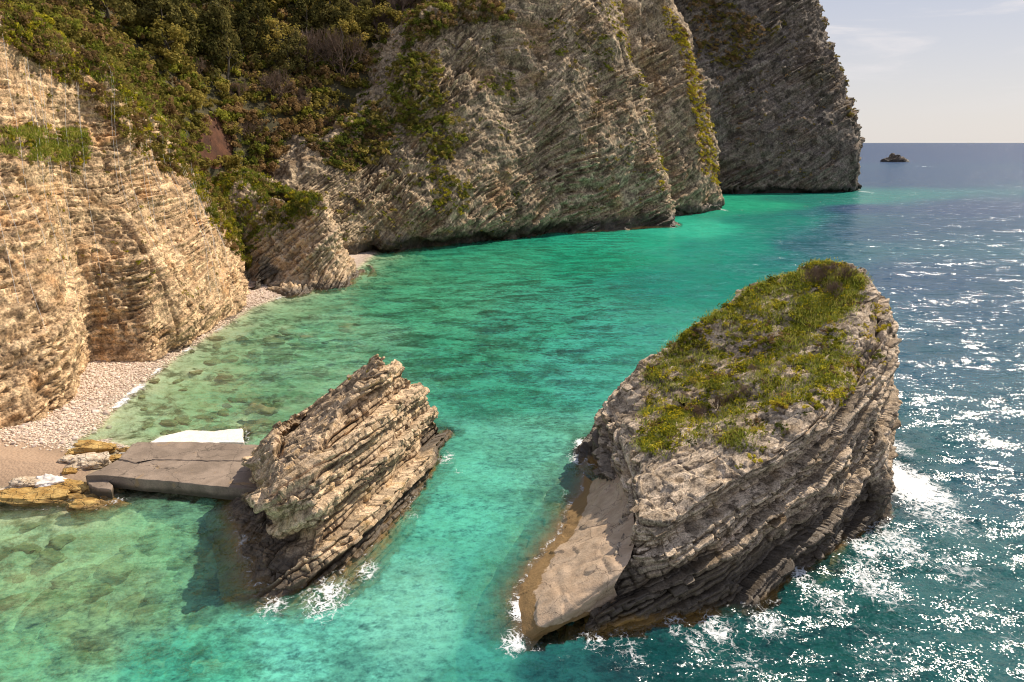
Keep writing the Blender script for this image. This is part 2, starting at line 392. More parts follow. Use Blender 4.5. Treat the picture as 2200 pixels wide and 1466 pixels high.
def proud_blocks(surf, bed, mat, n, size, region=None, parent=None, name='rock_block', seed=0, zmin=0.3):
    V, N, shp = SURF[surf]; r = np.random.default_rng(seed)
    ok = (V[:, 2] > zmin)
    u, v, dep = proj(V); ok &= (u > -20) & (u < 2220) & (v > -20) & (v < 1480)
    vd = -(V - np.array([0, 0, H])); vd /= np.linalg.norm(vd, axis=1, keepdims=True)
    ok &= (N * vd).sum(1) > 0.15
    if region is not None: ok &= region(V, u, v)
    ids = np.nonzero(ok)[0]
    if len(ids) == 0: return
    ids = r.choice(ids, min(n, len(ids)), replace=False)
    meshes = [stone_mesh(name, mat, 2, seed * 10 + q, 0.86, 0.10) for q in range(6)]
    R = np.stack([bed.a, bed.c, bed.n], 1)
    for q, i in enumerate(ids):
        sx, sy, sz = [size[k] * r.uniform(0.55, 1.35) for k in range(3)]
        M3 = Matrix(R.tolist()) @ Matrix.Rotation(r.normal(0, 0.10), 3, 'Z') @ Matrix.Rotation(r.normal(0, 0.05), 3, 'X')
        o = put(name, meshes[q % 6], V[i] - N[i] * min(sx, sy, sz) * 0.75, (sx, sy, sz), M3.to_euler(), parent)

# ================================================================== THE ROCKS
def W(*a): return np.array(a, float)

LB0 = np.array([-99, 6.6, 7.9, 9.4, 10.1, 11.6, 12.4, 13.9, 14.6, 15.9, 16.7, 18.2, 18.9, 20.2, 21.0, 22.3, 23.0, 24.4])
LO0 = np.array([0.0, .30, -.15, .30, -.35, .38, -.50, .30, -.10, .42, -.45, .28, -.20, .38, -.42, .30, -.25, .30])
# ---- small sea stack (left of the channel): meridians from under water, over the flank, to the ridge top
bedL = Bed(160, 34, 0.36, 0.60, 0.10, 0.12, 0.22, macro=30, Am=0.12, warp=0.10, seed=2, rough=0.5, top=0.55, prof=(LB0, LO0))
topL = Q(800, 790, 42.6)
def merid(base, wl, lo, mid, lip, top): return [base, wl, lo, mid, lip, top]
stack_cols = [
  merid(P(488,1318,-0.85), P(560,1268,0.0), P(572,1215,0.7), P(600,1150,0.9), P(572,1092,4.0), P(615,1000,5.2)),     # front left corner
  merid(P(650,1345,-0.8), P(655,1268,0.0), P(665,1215,0.8), P(680,1145,2.0), P(675,1065,4.4), P(690,945,6.0)),
  merid(P(775,1290,-0.9), P(745,1228,0.0), P(750,1165,0.9), P(755,1060,3.0), P(755,970,5.0), P(745,870,7.0)),
  merid(P(850,1200,-1.3), P(820,1165,0.0), P(815,1090,1.3), P(815,1000,3.5), P(805,905,5.8), P(785,815,8.0)),
  merid(P(920,1120,-2.5), P(880,1090,0.0), P(868,1035,1.1), P(862,970,3.0), P(845,880,5.5), P(808,778,8.9)),
  merid(P(975,1030,-2.5), P(928,1022,0.0), P(918,990,0.9), P(900,930,2.6), P(868,880,4.6), P(820,776,8.8)),
  merid(P(975,960,-2.5), P(932,965,0.0), P(918,940,0.9), P(893,905,2.5), P(858,850,5.2), P(822,774,8.7)),
  merid(W(-3.5,52,-2.5), W(-5.2,50,0), W(-5.6,49.5,1.0), W(-6.3,48.3,3), W(-7.4,46.5,5.8), Q(812,772,44.0)),
  merid(W(-11,54,-2.5), W(-11.5,51.5,0), W(-11,50.5,1.2), W(-10.6,49,3), W(-10.0,47,5.6), Q(800,775,44.2)),
  merid(W(-17,53,-2.5), W(-17,50,0), W(-16.2,49,1.0), W(-15,47.5,2.4), W(-13,46,4.6), Q(745,820,43.8)),
  merid(W(-20,47,-2.5), W(-18.8,46,0), W(-18,45.5,0.9), W(-17,44.8,2.0), W(-15.2,43.9,3.5), Q(665,882,42.8)),
  merid(P(440,1060,-2.0), P(505,1075,0.0), P(535,1050,0.5), P(528,1015,1.9), P(545,978,3.0), P(600,925,4.6)),
  merid(P(462,1210,-0.9), P(520,1185,0.0), P(560,1140,0.3), P(570,1090,0.8), P(540,1040,3.2), P(580,965,4.7)),
]
rl0, rl1 = Q(600, 935, 42.0), Q(806, 776, 43.4)
for c, t in zip(stack_cols, [0.05, 0.35, 0.7, 0.9, 0.97, 1, 1, 1, 0.93, 0.66, 0.3, 0, 0]):   # close on the ridge line
    c.append(rl0 * (1 - t) + rl1 * t)
small = empty('sea_stack', (-11.5, 40, 0), 'smaller pale layered rock stack of tilted broken beds touching the concrete pier', 'sea stack', 'rock stacks in the bay')
def undo(V, o=(-11.5, 40, 0)): return V - np.array(o)
G = sheet(stack_cols, 0.05, 0.18, True)
def under_shelf(V): return np.where(V[:, 2] > 0, 1.0, 0.6)
def carve_L(V, N):
    # shaded hollow in the lower left of the front
    c = P(600, 1120, 1.2); R_ = V - c; b_ = R_ @ bedL.n; q = np.linalg.norm(R_ - b_[:, None] * bedL.n, axis=1)
    return V
o = finish_rock('layered_rock', G, True, bedL, M['stackL'], (0.12, 3.0), calm=under_shelf, extra=carve_L)
o.parent = small; o.matrix_parent_inverse = Matrix.Translation((11.5, -40, 0))
def adopt(parent, names_from):
    for ob in names_from:
        ob.parent = parent; ob.matrix_parent_inverse = Matrix.Translation(-Vector(parent.location))
before = set(sc.objects)
proud_blocks('layered_rock', bedL, M['stackL'], 120, (0.30, 0.22, 0.13), seed=3)
adopt(small, [x for x in sc.objects if x not in before])
SURF['small'] = SURF.pop('layered_rock')

# ---- big sea stack
bedR = Bed(200, 19, 0.27, 1.0, 0.14, 0.14, 0.30, macro=5.0, Am=0.60, warp=0.5, seed=15, rough=0.9, top=0.6)
def m7(*a): return list(a)
big_cols = [
  m7(P(1200,1420,-3), P(1262,1348,0), P(1300,1268,1.2), P(1335,1180,2.6), P(1372,1112,4.0), P(1380,1010,4.7), P(1480,900,6.0)),
  m7(P(1400,1400,-3), P(1420,1318,0), P(1425,1255,1.3), P(1430,1190,2.8), P(1438,1125,4.3), P(1475,1010,5.3), P(1530,890,6.6)),
  m7(P(1580,1380,-3), P(1570,1290,0), P(1560,1215,1.7), P(1550,1130,3.6), P(1545,1045,5.6), P(1580,950,6.4), P(1590,860,7.6)),
  m7(P(1730,1330,-3), P(1680,1245,0), P(1670,1165,2.0), P(1665,1070,4.4), P(1668,980,6.6), P(1680,900,7.4), P(1650,820,8.4)),
  m7(P(1850,1250,-3), P(1790,1180,0), P(1790,1090,2.3), P(1788,980,5.2), P(1790,880,7.9), P(1770,800,9.0), P(1700,780,9.3)),
  m7(P(1950,1190,-3), P(1880,1128,0), P(1882,1040,2.3), P(1885,920,5.6), P(1890,800,8.8), P(1835,700,10.6), P(1730,740,10.0)),
  m7(P(1990,1110,-3), P(1912,1075,0), P(1905,1000,2.2), P(1915,870,6.0), P(1918,740,9.6), P(1880,640,11.7), P(1750,700,10.6)),
  m7(W(31,45,-3), W(26.2,45,0), W(26.2,45,2.5), W(26.2,46,6.0), Q(1912,690,46.5), Q(1872,600,48.0), Q(1760,670,47.5)),
  m7(W(31,55,-3), W(27,54,0), W(26.8,53,3), W(26.6,52,7.5), Q(1858,592,50.0), Q(1810,568,50.0), Q(1740,660,48.5)),
  m7(W(24,60,-3), W(22.5,57.5,0), W(22.6,56.5,3), W(22.8,54.5,7.5), Q(1760,572,51.5), Q(1730,590,50.5), Q(1690,670,48.5)),
  m7(W(15,59,-3), W(15.5,56.5,0), W(15.8,55.5,2.8), W(16.5,54,6.2), Q(1620,622,51.0), Q(1610,650,49.5), Q(1630,710,47.2)),
  m7(W(9,55,-3), W(10,53,0), W(10.3,52.3,2.0), W(10.8,51.5,4.4), Q(1490,702,49.5), Q(1500,730,48.0), Q(1560,770,45.5)),
  m7(W(5.0,49.5,-3), W(6.6,48.5,0), W(7.2,48,1.5), W(7.7,47.3,3.0), Q(1385,790,46.8), Q(1410,815,45.5), Q(1500,820,43.5)),
  m7(P(1215,975,-3), P(1262,972,0), P(1282,935,1.1), P(1290,915,2.2), P(1305,885,3.9), P(1350,890,4.8), P(1470,860,5.9)),
  m7(P(1190,1090,-3), P(1272,1060,0), P(1295,1020,1.3), P(1300,985,2.4), P(1325,960,4.0), P(1370,930,4.9), P(1470,880,5.9)),
  m7(P(1180,1230,-3), P(1292,1165,0), P(1322,1130,1.4), P(1345,1085,2.5), P(1350,1040,3.9), P(1372,970,4.7), P(1470,890,5.9)),
]
rb0, rb1 = P(1478, 872, 6.0), Q(1765, 672, 46.2)
for c, t in zip(big_cols, [0, .12, .3, .5, .7, .88, .97, 1, 1, .9, .65, .4, .2, .06, 0, 0]): c[-1] = rb0 * (1 - t) + rb1 * t
big = empty('sea_stack', (15, 40, 0), 'largest rock stack, slanted grassy top with flowers and dark overhanging layered side', 'sea stack', 'rock stacks in the bay')
G = sheet(big_cols, 0.062, 0.22, True)
def calm_R(V):
    u, v, d = proj(V)
    top = smooth(V[:, 2], 3.0, 5.0)
    return 0.6 + 0.4 * smooth(-V[:, 2] + 0, -1e3, -1e3 + 1)
def carve_R(V, N):
    return V
o = finish_rock('layered_rock', G, True, bedR, M['stackR'], (0.40, 3.6))
before = set(sc.objects) - {o}
proud_blocks('layered_rock', bedR, M['stackR'], 110, (0.46, 0.34, 0.11), seed=4, name='rock_slab')
adopt(big, [x for x in sc.objects if x not in before])
SURF['big'] = SURF.pop('layered_rock')

def ramp_mat():
    b = MB('smooth_pale_rock'); p = b.pos(); n = b.noise(p, 1.2, 7, 0.65); n2 = b.noise(p, 9, 4, 0.65)
    c = b.mix(b.mr(n, 0.35, 0.65), C(0.40, 0.28, 0.18), C(0.52, 0.38, 0.255))
    c = b.mix(b.mr(n2, 0.58, 0.70, 0, 0.6), c, C(0.20, 0.14, 0.09))
    vr = b.n('ShaderNodeTexVoronoi', {'Vector': b.n('ShaderNodeVectorMath', {0: p, 1: b.scale(b.noise(p, 0.9, 4, out='Color'), 1.6, 1.6, 1.6)}, operation='ADD').outputs[0], 'Scale': 0.42}, feature='DISTANCE_TO_EDGE').outputs[0]
    c = b.mix(b.mr(vr, 0, 0.012, 0.75, 0), c, C(0.10, 0.07, 0.045))
    pit = b.noise(p, 16, 3, 0.7); c = b.mix(b.mr(pit, 0.62, 0.70, 0, 0.7), c, C(0.13, 0.09, 0.05))
    z = b.math('ADD', b.n('ShaderNodeSeparateXYZ', {0: p}).outputs['Z'], b.math('MULTIPLY', b.math('SUBTRACT', n, 0.5), 0.5))
    c = b.mix(b.mr(z, 0.50, 0.56, 1, 0), c, C(0.25, 0.155, 0.065))
    bp = b.n('ShaderNodeBump', {'Strength': 0.8, 'Distance': 0.08, 'Height': b.math('ADD', n, b.math('MULTIPLY', n2, 0.5))})
    pr = b.n('ShaderNodeBsdfPrincipled', {'Base Color': c, 'Roughness': 0.8, 'Normal': bp.outputs[0]}); pr.inputs['Specular IOR Level'].default_value = 0.2
    b.l(pr.outputs[0], b.out.inputs[0]); return b.m
# smooth ramp at the foot of the big stack (a bare bedding plane)
bedRamp = Bed(196, 20, 0.4, 2.2, 0.04, 0.04, 0.05, Am=0.05, warp=0.3, seed=9, rough=0.6, top=0.22)
def ramp_col(L0, L1, L2, L3, L4): return [L0, L1, L2, L3, L4]
ramp_cols = [
  [P(1235,1000,-1.6), P(1268,1030,0.5), P(1300,1020,1.6), P(1345,1015,2.6)],
  [P(1175,1060,-1.6), P(1250,1085,0.35), P(1290,1070,1.5), P(1350,1055,2.8)],
  [P(1120,1140,-1.6), P(1212,1150,0.3), P(1275,1120,1.5), P(1360,1090,2.8)],
  [P(1060,1230,-1.6), P(1168,1205,0.3), P(1260,1160,1.5), P(1365,1130,2.8)],
  [P(1020,1330,-1.6), P(1140,1262,0.25), P(1245,1210,1.4), P(1365,1170,2.7)],
  [P(1035,1420,-1.7), P(1135,1345,0.20), P(1225,1270,1.35), P(1350,1215,2.4)],
  [P(1080,1460,-2.0), P(1150,1368,0.10), P(1210,1325,0.9), P(1320,1255,1.8)],
  [P(1110,1475,-2.5), P(1160,1378,-0.5), P(1200,1352,0.15), P(1330,1290,0.4)],
]
G = sheet(ramp_cols, 0.09, 0.4)
before = set(sc.objects)
finish_rock('smooth_ramp', G, False, bedRamp, ramp_mat(), (0.12, 2.0))
M['ramp'] = sc.objects['smooth_ramp'].data.materials[0]
# knob at the seaward foot of the big stack
kc = P(1852, 1052, 1.0)
bedK = Bed(196, 33, 0.25, 0.6, 0.08, 0.10, 0.08, Am=0.2, seed=6)
kcols = []
for k in range(10):
    a = 2 * pi * k / 10; r = lambda f: np.array([cos(a) * 1.1 * f, sin(a) * 2.0 * f, 0])
    kcols.append([kc + r(1.5) + W(0, 0, -4), kc + r(1.15) + W(0, 0, -1), kc + r(1.0) + W(0, 0, 1.2), kc + r(0.75) + W(0, 0, 2.9), kc + r(0.35) + W(0, 0, 3.9), kc + r(0.02) + W(0, 0, 4.1)])
finish_rock('foot_knob', sheet(kcols, 0.09, 0.5, True), True, bedK, M['stackR'], (0.35, 1.5))
adopt(big, [x for x in sc.objects if x not in before])

# ---- left cliff (under rockfall netting)
foldC = lambda V: -0.30 * (V[:, 1] - 60) * smooth(-V[:, 2], -22, 0) + 0.5 * vnoise(V / 9.0, 3.3)
bedC = Bed(0, 4, 0.40, 0.9, 0.13, 0.15, 0.26, macro=5, Am=0.34, warp=1.3, mod=0.5, fold=foldC, seed=12, rough=1.3)
lb = [(-520,1130),(-260,1020),(0,925),(95,896),(175,850),(200,800),(232,782),(330,768),(420,736),(482,702),(520,652),(536,612)]
lt = [(-700,-160,52),(-430,-80,56),(-180,-20,62),(-60,20,66),(30,40,70),(100,62,73),(150,100,76),(230,150,80),(300,225,87),(370,290,95),(430,370,102),(480,450,107)]
cols = []
for k, ((bu, bv), (tu, tv, tY)) in enumerate(zip(lb, lt)):
    b0 = P(bu, bv, 0.7); t0 = Q(tu, tv, tY); c = []
    inn = 0.9 if k in (5, 6) else 0.0                    # red crevice between two buttresses
    cave = 1.3 if k in (8, 9) else 0.0                   # undercut over the beach
    for f, out in ((0.0, -0.3), (0.09, 0.25), (0.28, 0.7), (0.5, 0.3), (0.75, 0.3), (1.0, 0.0)):
        c.append(b0 * (1 - f) + t0 * f + W(out - inn * (1.5 - f) - (cave if f < 0.05 else 0), -0.6 * out, 0))
    c.insert(0, b0 + W(-0.3 - inn * 1.5 - cave, 0, -2.2))
    c.append(t0 + W(-4, 1.5, 1.0)); c.append(t0 + W(-14, 6, 2.0))
    cols.append(c)
last = cols[-1]
for dx, dy, k in ((-1.5, 6, 0.95), (-6, 12, 0.9), (-14, 16, 0.85)):
    cols.append([p * W(1, 1, k) + W(dx, dy, 0) for p in last])
cliffs = {}
def relief(V, N):                                        # vertical gullies
    g = vnoise(np.stack([V[:, 0] / 8, V[:, 1] / 3.2, V[:, 2] / 16], 1), 60)
    return V + N * (0.40 * g - 0.35 * (1 - smooth(np.abs(g), 0, 0.18)))[:, None]
G = sheet(cols, 0.13, 0.45)
cliffs['L'] = finish_rock('cliff', G, False, bedC, M['cliffL'], (0.75, 7.0), extra=relief)
tag(cliffs['L'], 'sunlit cream limestone cliff above the pebble beach at left', None, 'cliffs round the cove', 'structure')
SURF['cliffL'] = SURF.pop('cliff')

# ---- main cliff
def foldM(V):
    x = V[:, 0]; z = V[:, 2]
    steep = 4.5 * np.exp(-((x + 4 - z * 0.25) / 7.0) ** 2) * smooth(z, 0, 30)
    bas = 4.0 * np.exp(-((x - 8) / 9.0) ** 2 - ((z - 12) / 10.0) ** 2)
    return -0.52 * x - 0.55 * np.minimum(x + 6, 0) + steep - bas + 1.2 * vnoise(V / 14.0, 2.2)
bedM = Bed(0, 3, 0.66, 2.2, 0.30, 0.42, 0.55, mod=0.75, macro=6.5, Am=0.8, warp=0.7, fold=foldM, seed=21, rough=1.2)
mb = [(560,640),(650,590),(735,556),(800,546),(860,545),(930,538),(1010,530),(1100,516),(1190,506),(1280,500),(1370,493),(1420,489),(1441,486)]
mt = [(520,420,128),(600,395,133),(690,330,143),(770,265,152),(850,170,160),(890,80,166),(960,20,174),(1060,-60,184),(1140,-120,192),(1210,-130,198),(1262,-110,202),(1290,-60,206),(1310,-40,212)]
cols = []
for k, ((bu, bv), (tu, tv, tY)) in enumerate(zip(mb, mt)):
    b0 = P(bu, bv, 0.0); t0 = Q(tu, tv, tY); c = [b0 + W(2, -3, -6)]
    cave = 4.2 if 3 <= k <= 8 else (0.8 if k > 8 else 0)
    nn = W(0.6, -0.8, 0)
    for f, out in ((0.0, -cave), (0.05, -0.2), (0.2, 2.2), (0.45, 2.2), (0.7, 1.4), (1.0, 0.0)):
        if k >= 10: out *= 0.5
        c.append(b0 * (1 - f) + t0 * f + nn * out)
    c.append(t0 + W(-3, 4, 1.5)); c.append(t0 + W(-10, 14, 4))
    cols.append(c)
last = cols[-1]
for dx, dy in ((1.6, 5), (0.5, 14), (-8, 30), (-30, 50)):
    cols.append([p + W(dx, dy, 0) for p in last])
def relief_M(V, N):
    V = V + N * (1.1 * fbm(V / 5.5, 4, 88) + 0.5 * np.abs(fbm(V / 2.2, 3, 89)))[:, None]
    g = vnoise(np.stack([V[:, 0] / 9, V[:, 1] / 14, V[:, 2] / 26], 1), 61)
    return V + N * (1.2 * g - 0.8 * (1 - smooth(np.abs(g - 0.1), 0, 0.15)))[:, None]
G = sheet(cols, 0.25, 0.45)
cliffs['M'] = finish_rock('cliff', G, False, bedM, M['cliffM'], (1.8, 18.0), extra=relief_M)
tag(cliffs['M'], 'high grey brown cliff of folded layers behind the bay', None, 'cliffs round the cove', 'structure')
SURF['cliffM'] = SURF.pop('cliff')

# ---- second buttress behind the main cliff
foldB = lambda V: -0.58 * V[:, 0] + 0.9 * vnoise(V / 20.0, 2.9)
bedB = Bed(0, 3, 0.85, 2.8, 0.38, 0.4, 0.7, mod=0.7, macro=5.0, Am=0.9, warp=1.2, fold=foldB, seed=31)
bb = [(1340,470,0),(1400,468,0),(1450,465,0),(1500,459,0),(1535,454,0),(1550,449,0)]
bt = [(1260,-110,226),(1310,-100,228),(1350,-90,230),(1385,-70,232),(1400,-60,235),(1412,-50,240)]
bm = [(1380,240),(1415,240),(1450,240),(1485,238),(1508,236),(1519,232)]
cols = []
for k in range(6):
    b0 = P(*bb[k]); t0 = Q(*bt[k]); m0 = Q(bm[k][0], bm[k][1], b0[1] * 0.55 + t0[1] * 0.45)
    cols.append([b0 + W(2, -3, -6), b0, b0 * 0.93 + m0 * 0.07 + W(0.8, -0.8, 0), b0 * 0.5 + m0 * 0.5 + W(0.9, -0.6, 0), m0, m0 * 0.5 + t0 * 0.5 + W(1, 0, 0), t0, t0 + W(-6, 12, 2)])
last = cols[-1]
for dx, dy in ((1.5, 6), (0, 18), (-15, 40)): cols.append([p + W(dx, dy, 0) for p in last])
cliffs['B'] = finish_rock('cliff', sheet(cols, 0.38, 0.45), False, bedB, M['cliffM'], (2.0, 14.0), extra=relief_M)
tag(cliffs['B'], 'narrow cliff buttress with yellow green plants down its edge', None, 'cliffs round the cove', 'structure')
SURF['cliffB'] = SURF.pop('cliff')

# ---- far headland
foldF = lambda V: -0.58 * V[:, 0] + 1.6 * vnoise(V / 34.0, 2.9)
bedF = Bed(0, 3, 1.3, 3.5, 0.6, 0.7, 1.0, mod=0.7, macro=5.0, Am=1.4, warp=1.2, fold=foldF, seed=41)
fb = [(1400,427),(1500,420),(1560,417),(1640,417),(1720,416),(1790,415),(1832,413),(1845,410)]
ft = [(1330,-220,338),(1480,-220,345),(1520,-220,350),(1560,-210,355),(1600,-190,360),(1650,-170,365),(1690,-150,372),(1700,-140,380)]
fm = [(1380,200),(1510,200),(1560,200),(1630,190),(1700,180),(1770,170),(1808,175),(1820,190)]
fm2 = [(1340,0),(1490,0),(1540,0),(1600,0),(1660,0),(1710,0),(1740,2),(1748,5)]
cols = []
for k in range(8):
    b0 = P(*fb[k], 0.0); t0 = Q(*ft[k]); m0 = Q(*fm[k], b0[1] * 0.62 + t0[1] * 0.38); m2 = Q(*fm2[k], b0[1] * 0.25 + t0[1] * 0.75)
    x = 2.5 if k >= 6 else 0
    cols.append([b0 + W(2, -3, -8), b0 + W(0, 2.5, 0), b0 * 0.93 + m0 * 0.07 + W(1, -1.0, 0), b0 * 0.5 + m0 * 0.5 + W(x, -1, 0), b0 * 0.33 + m0 * 0.67 + W(x * 0.9, -1, 0), m0, m2, t0, t0 + W(-6, 20, 4)])
last = cols[-1]
for dx, dy in ((2, 8), (0, 24), (-30, 70)): cols.append([p + W(dx, dy, 0) for p in last])
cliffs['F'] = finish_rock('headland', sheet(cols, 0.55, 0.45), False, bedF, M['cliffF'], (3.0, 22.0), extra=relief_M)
tag(cliffs['F'], 'far dark headland falling steeply to the open sea', None, 'cliffs round the cove', 'structure')
SURF['cliffF'] = SURF.pop('headland')

# ---- outcrop on the beach
bedO = Bed(200, 40, 0.45, 1.3, 0.18, 0.2, 0.4, macro=5, Am=0.45, warp=1.2, seed=51)
oc = [
  [P(560,655,-1.5), P(570,628,0), Q(580,590,106.5), Q(590,550,107.5), Q(600,510,109), Q(625,470,111)],
  [P(630,655,-1.5), P(625,634,0), Q(632,600,105.5), Q(640,560,106.5), Q(645,520,108), Q(650,465,110)],
  [P(690,645,-1.5), P(680,625,0), Q(683,590,106.5), Q(685,540,107.5), Q(684,490,109), Q(676,440,110.5)],
  [P(765,630,-1.5), P(744,612,0), Q(734,570,110), Q(722,520,110.5), Q(708,470,111), Q(692,428,111.5)],
  [W(-23,122,-1.5), W(-27,118,0), W(-28,117,2.2), W(-29,116.5,5.5), W(-30.2,115.5,9), Q(694,424,113)],
  [W(-30,131,-1.5), W(-32,128,0), W(-33.5,126,3), W(-34.8,123,7), W(-36,120,10.5), Q(655,424,117)],
  [W(-46,131,-1.5), W(-46,128,0), W(-46,126,4), W(-45.5,124,8), W(-44.5,121,12), Q(590,392,120)],
  [W(-54,122,-1), W(-53,121,0.5), W(-52.5,120.5,5), W(-51.5,120,11), W(-50.5,119,16), Q(520,360,119)],
  [P(500,640,0), P(520,625,0.3), Q(505,570,108), Q(500,510,110), Q(490,440,112), Q(500,385,116)],
  [P(530,655,-0.5), P(535,622,0.2), Q(535,580,107.5), Q(540,525,109), Q(545,460,111), Q(560,415,113)],
]
for c in oc: c.append(c[-1] * 0.4 + 0.6 * Q(620, 420, 115))
out_o = finish_rock('rocky_outcrop', sheet(oc, 0.16, 0.4, True), True, bedO, M['stackL'], (0.9, 4.5))
tag(out_o, 'dark layered outcrop with bushes on top jutting into water from beach', 'outcrop')
SURF['outcrop'] = SURF.pop('rocky_outcrop')

# ---- islet on the horizon
ic = P(1921, 348, 0.0); bedI = Bed(200, 25, 1.2, 3, 0.4, 0.5, 0.3, Am=0.6, seed=61)
cols = []
prof = [(-1.0, 0.15), (-0.6, 0.55), (-0.15, 1.0), (0.35, 0.85), (0.8, 0.6), (1.0, 0.2)]
for k in range(14):
    a = 2 * pi * k / 14; ex, ey = cos(a), sin(a)
    hh = 9.0 * (0.95 if -0.4 < ex < 0.5 else 0.7)
    r = lambda f: W(ex * 16.5 * f, ey * 11 * f, 0)
    cols.append([ic + r(1.2) + W(0, 0, -3), ic + r(1.0), ic + r(0.85) + W(0, 0, hh * 0.45), ic + r(0.55) + W(0, 0, hh * 0.85), ic + r(0.25) + W(-2, 0, hh), ic + r(0.03) + W(-3, 0, hh * 1.1)])
finish_rock('rocky_islet', sheet(cols, 0.5, 0.4, True), True, bedI, M['cliffF'], (1.3, 5.0))
tag(sc.objects['rocky_islet'], 'tiny dark rock islet far out below the horizon', 'islet')

# ================================================================== HILL + GROUND
def hill_sheet():
    rows = [
      [(-700,60,60),(-200,100,72),(60,120,84),(220,250,92),(340,340,104),(430,460,118),(560,480,134),(680,440,150),(820,330,166),(930,200,180),(1040,100,196),(1200,40,214)],
      [(-700,-60,80),(-200,-10,88),(60,20,96),(220,140,102),(350,250,114),(440,300,126),(560,370,138),(680,330,152),(800,230,166),(890,110,178),(1000,30,196),(1200,-60,216)],
      [(-700,-200,100),(-200,-120,106),(60,-60,112),(220,60,122),(350,120,132),(460,190,142),(570,220,150),(680,180,162),(790,110,176),(880,20,188),(1000,-40,206),(1200,-140,226)],
      [(-700,-350,130),(-200,-260,134),(60,-180,140),(220,-50,146),(350,0,154),(460,50,162),(570,80,172),(680,60,184),(790,10,196),(880,-60,208),(1000,-120,222),(1200,-240,240)],
      [(-700,-600,170),(-200,-500,172),(60,-420,176),(220,-300,182),(350,-260,188),(460,-220,194),(570,-200,200),(680,-200,210),(790,-220,222),(880,-240,232),(1000,-260,246),(1200,-360,264)],
      [(-700,-800,230),(-200,-700,235),(60,-640,240),(220,-500,246),(350,-460,252),(460,-440,256),(570,-420,262),(680,-420,272),(790,-420,284),(880,-440,290),(1000,-440,300),(1200,-500,320)],
    ]
    Cc = np.array([[Q(*p) for p in r] for r in rows]).transpose(1, 0, 2)
    return dense(dense(Cc, 0.8, False, 0, 0.5), 0.8, False, 1, 0.5)
G = hill_sheet(); N = gridnormals(G).reshape(-1, 3); V = G.reshape(-1, 3)
V = V + np.array([0, 0, 1]) * (1.2 * fbm(V / 9.0, 4, 3))[:, None]
hu, hv, _ = proj(V); wob = 5 * fbm(V / 2.0, 3, 19)
scar_poly = [(385,240),(440,232),(506,244),(500,300),(496,352),(440,362),(400,345),(385,290)]
ins = inpoly(hu + wob, hv + wob, scar_poly)
V = V + np.array([0.2, 1.0, -0.3]) * (2.6 * ins + ins * (1.0 * fbm(V / 2.0, 4, 8) + 1.0 * np.abs(vnoise(V / np.array([1.3, 6, 6]), 4))))[:, None]
Fh = gridfaces(*G.shape[:2]); fi = ins[Fh].all(1)
hill = mesh_np('hillside', V, Fh[~fi], M['soil'], smooth_sh=True)
tag(hill, 'steep wooded slope above the cliffs', None, None, 'structure')
used = np.unique(Fh[fi]); remap = np.full(len(V), -1); remap[used] = np.arange(len(used))
if len(used):
    scar = mesh_np('earth_bank', V[used], remap[Fh[fi]], M['earth'])
    tag(scar, 'bare red earth landslip between the bushes', None, None, 'structure')
nn = gridnormals(V.reshape(G.shape)).reshape(-1, 3); nn *= np.sign(nn[:, 2:3] + 1e-9)
SURF['hill'] = (V, nn, G.shape[:2])

# ---- shoreline and ground / seabed sheet
shore_px = [(-300,1075),(-60,1060),(0,1056),(60,1052),(130,1048),(190,1040),(215,1010),(235,985),(262,962),(215,948),(160,965),(150,950),(205,915),(245,868),(292,830),(342,790),(400,748),(478,700),(535,662),(600,638),(700,612),(742,592),(775,570),(800,548),(830,530),(960,505),(1100,490),(1250,465),(1350,440),(1400,425),(1450,405),(1500,390)]
shore = np.array([P(u, v)[:2] for u, v in shore_px])
land = np.vstack([shore, [[60, 600], [-400, 600], [-400, 20]]])
def shore_dist(x, y):
    d = np.full(x.shape, 1e9)
    for a, b in zip(shore[:-1], shore[1:]):
        ab = b - a; t = np.clip(((x - a[0]) * ab[0] + (y - a[1]) * ab[1]) / (ab @ ab), 0, 1)
        d = np.minimum(d, np.hypot(x - a[0] - t * ab[0], y - a[1] - t * ab[1]))
    return np.where(inpoly(x, y, land), d, -d)
def ground_h(x, y):
    d = shore_dist(x, y)
    p = np.stack([x, y, x * 0], 1)
    n = fbm(p / 5.0, 4, 12); n2 = fbm(p / 1.3, 3, 15)
    landh = 0.13 * d + 0.05 * n + 0.03 * n2
    e = -d
    far = smooth(np.hypot(x - 30, (y - 90) * 0.6) * 0 + x - 0.16 * y, 2.0, 30.0)   # seabed falls away to open sea at right
    maxd = 3.6 + 22.0 * far
    seah = -maxd * (1 - np.exp(-e * 0.16 / maxd * 1.0)) - 0.22 * smooth(e, 0, 1.4)
    rocks = np.maximum(fbm(p / 3.2, 4, 33) - 0.12, 0) * 1.1 * smooth(e, 0.5, 6)
    seah = seah + rocks * (1 - far) + 0.10 * n2 * smooth(e, 0, 2)
    return np.where(d > 0, np.minimum(landh, 5.0), np.minimum(seah, 0.04))
xs = np.concatenate([np.linspace(-75, -22, 330, endpoint=False), np.linspace(-22, 35, 240, endpoint=False), np.linspace(35, 400, 60)])
ys = np.concatenate([np.linspace(8, 75, 400, endpoint=False), np.linspace(75, 150, 200, endpoint=False), np.linspace(150, 500, 80)])
X, Y = np.meshgrid(xs, ys, indexing='ij'); Z = ground_h(X.ravel(), Y.ravel())
Vg = np.stack([X.ravel(), Y.ravel(), Z], 1)
bm = MB('sand_shingle_and_seabed'); p = bm.pos(); z = bm.n('ShaderNodeSeparateXYZ', {0: p}).outputs['Z']
vo = bm.n('ShaderNodeTexVoronoi', {'Vector': p, 'Scale': 5.0}, feature='F1')
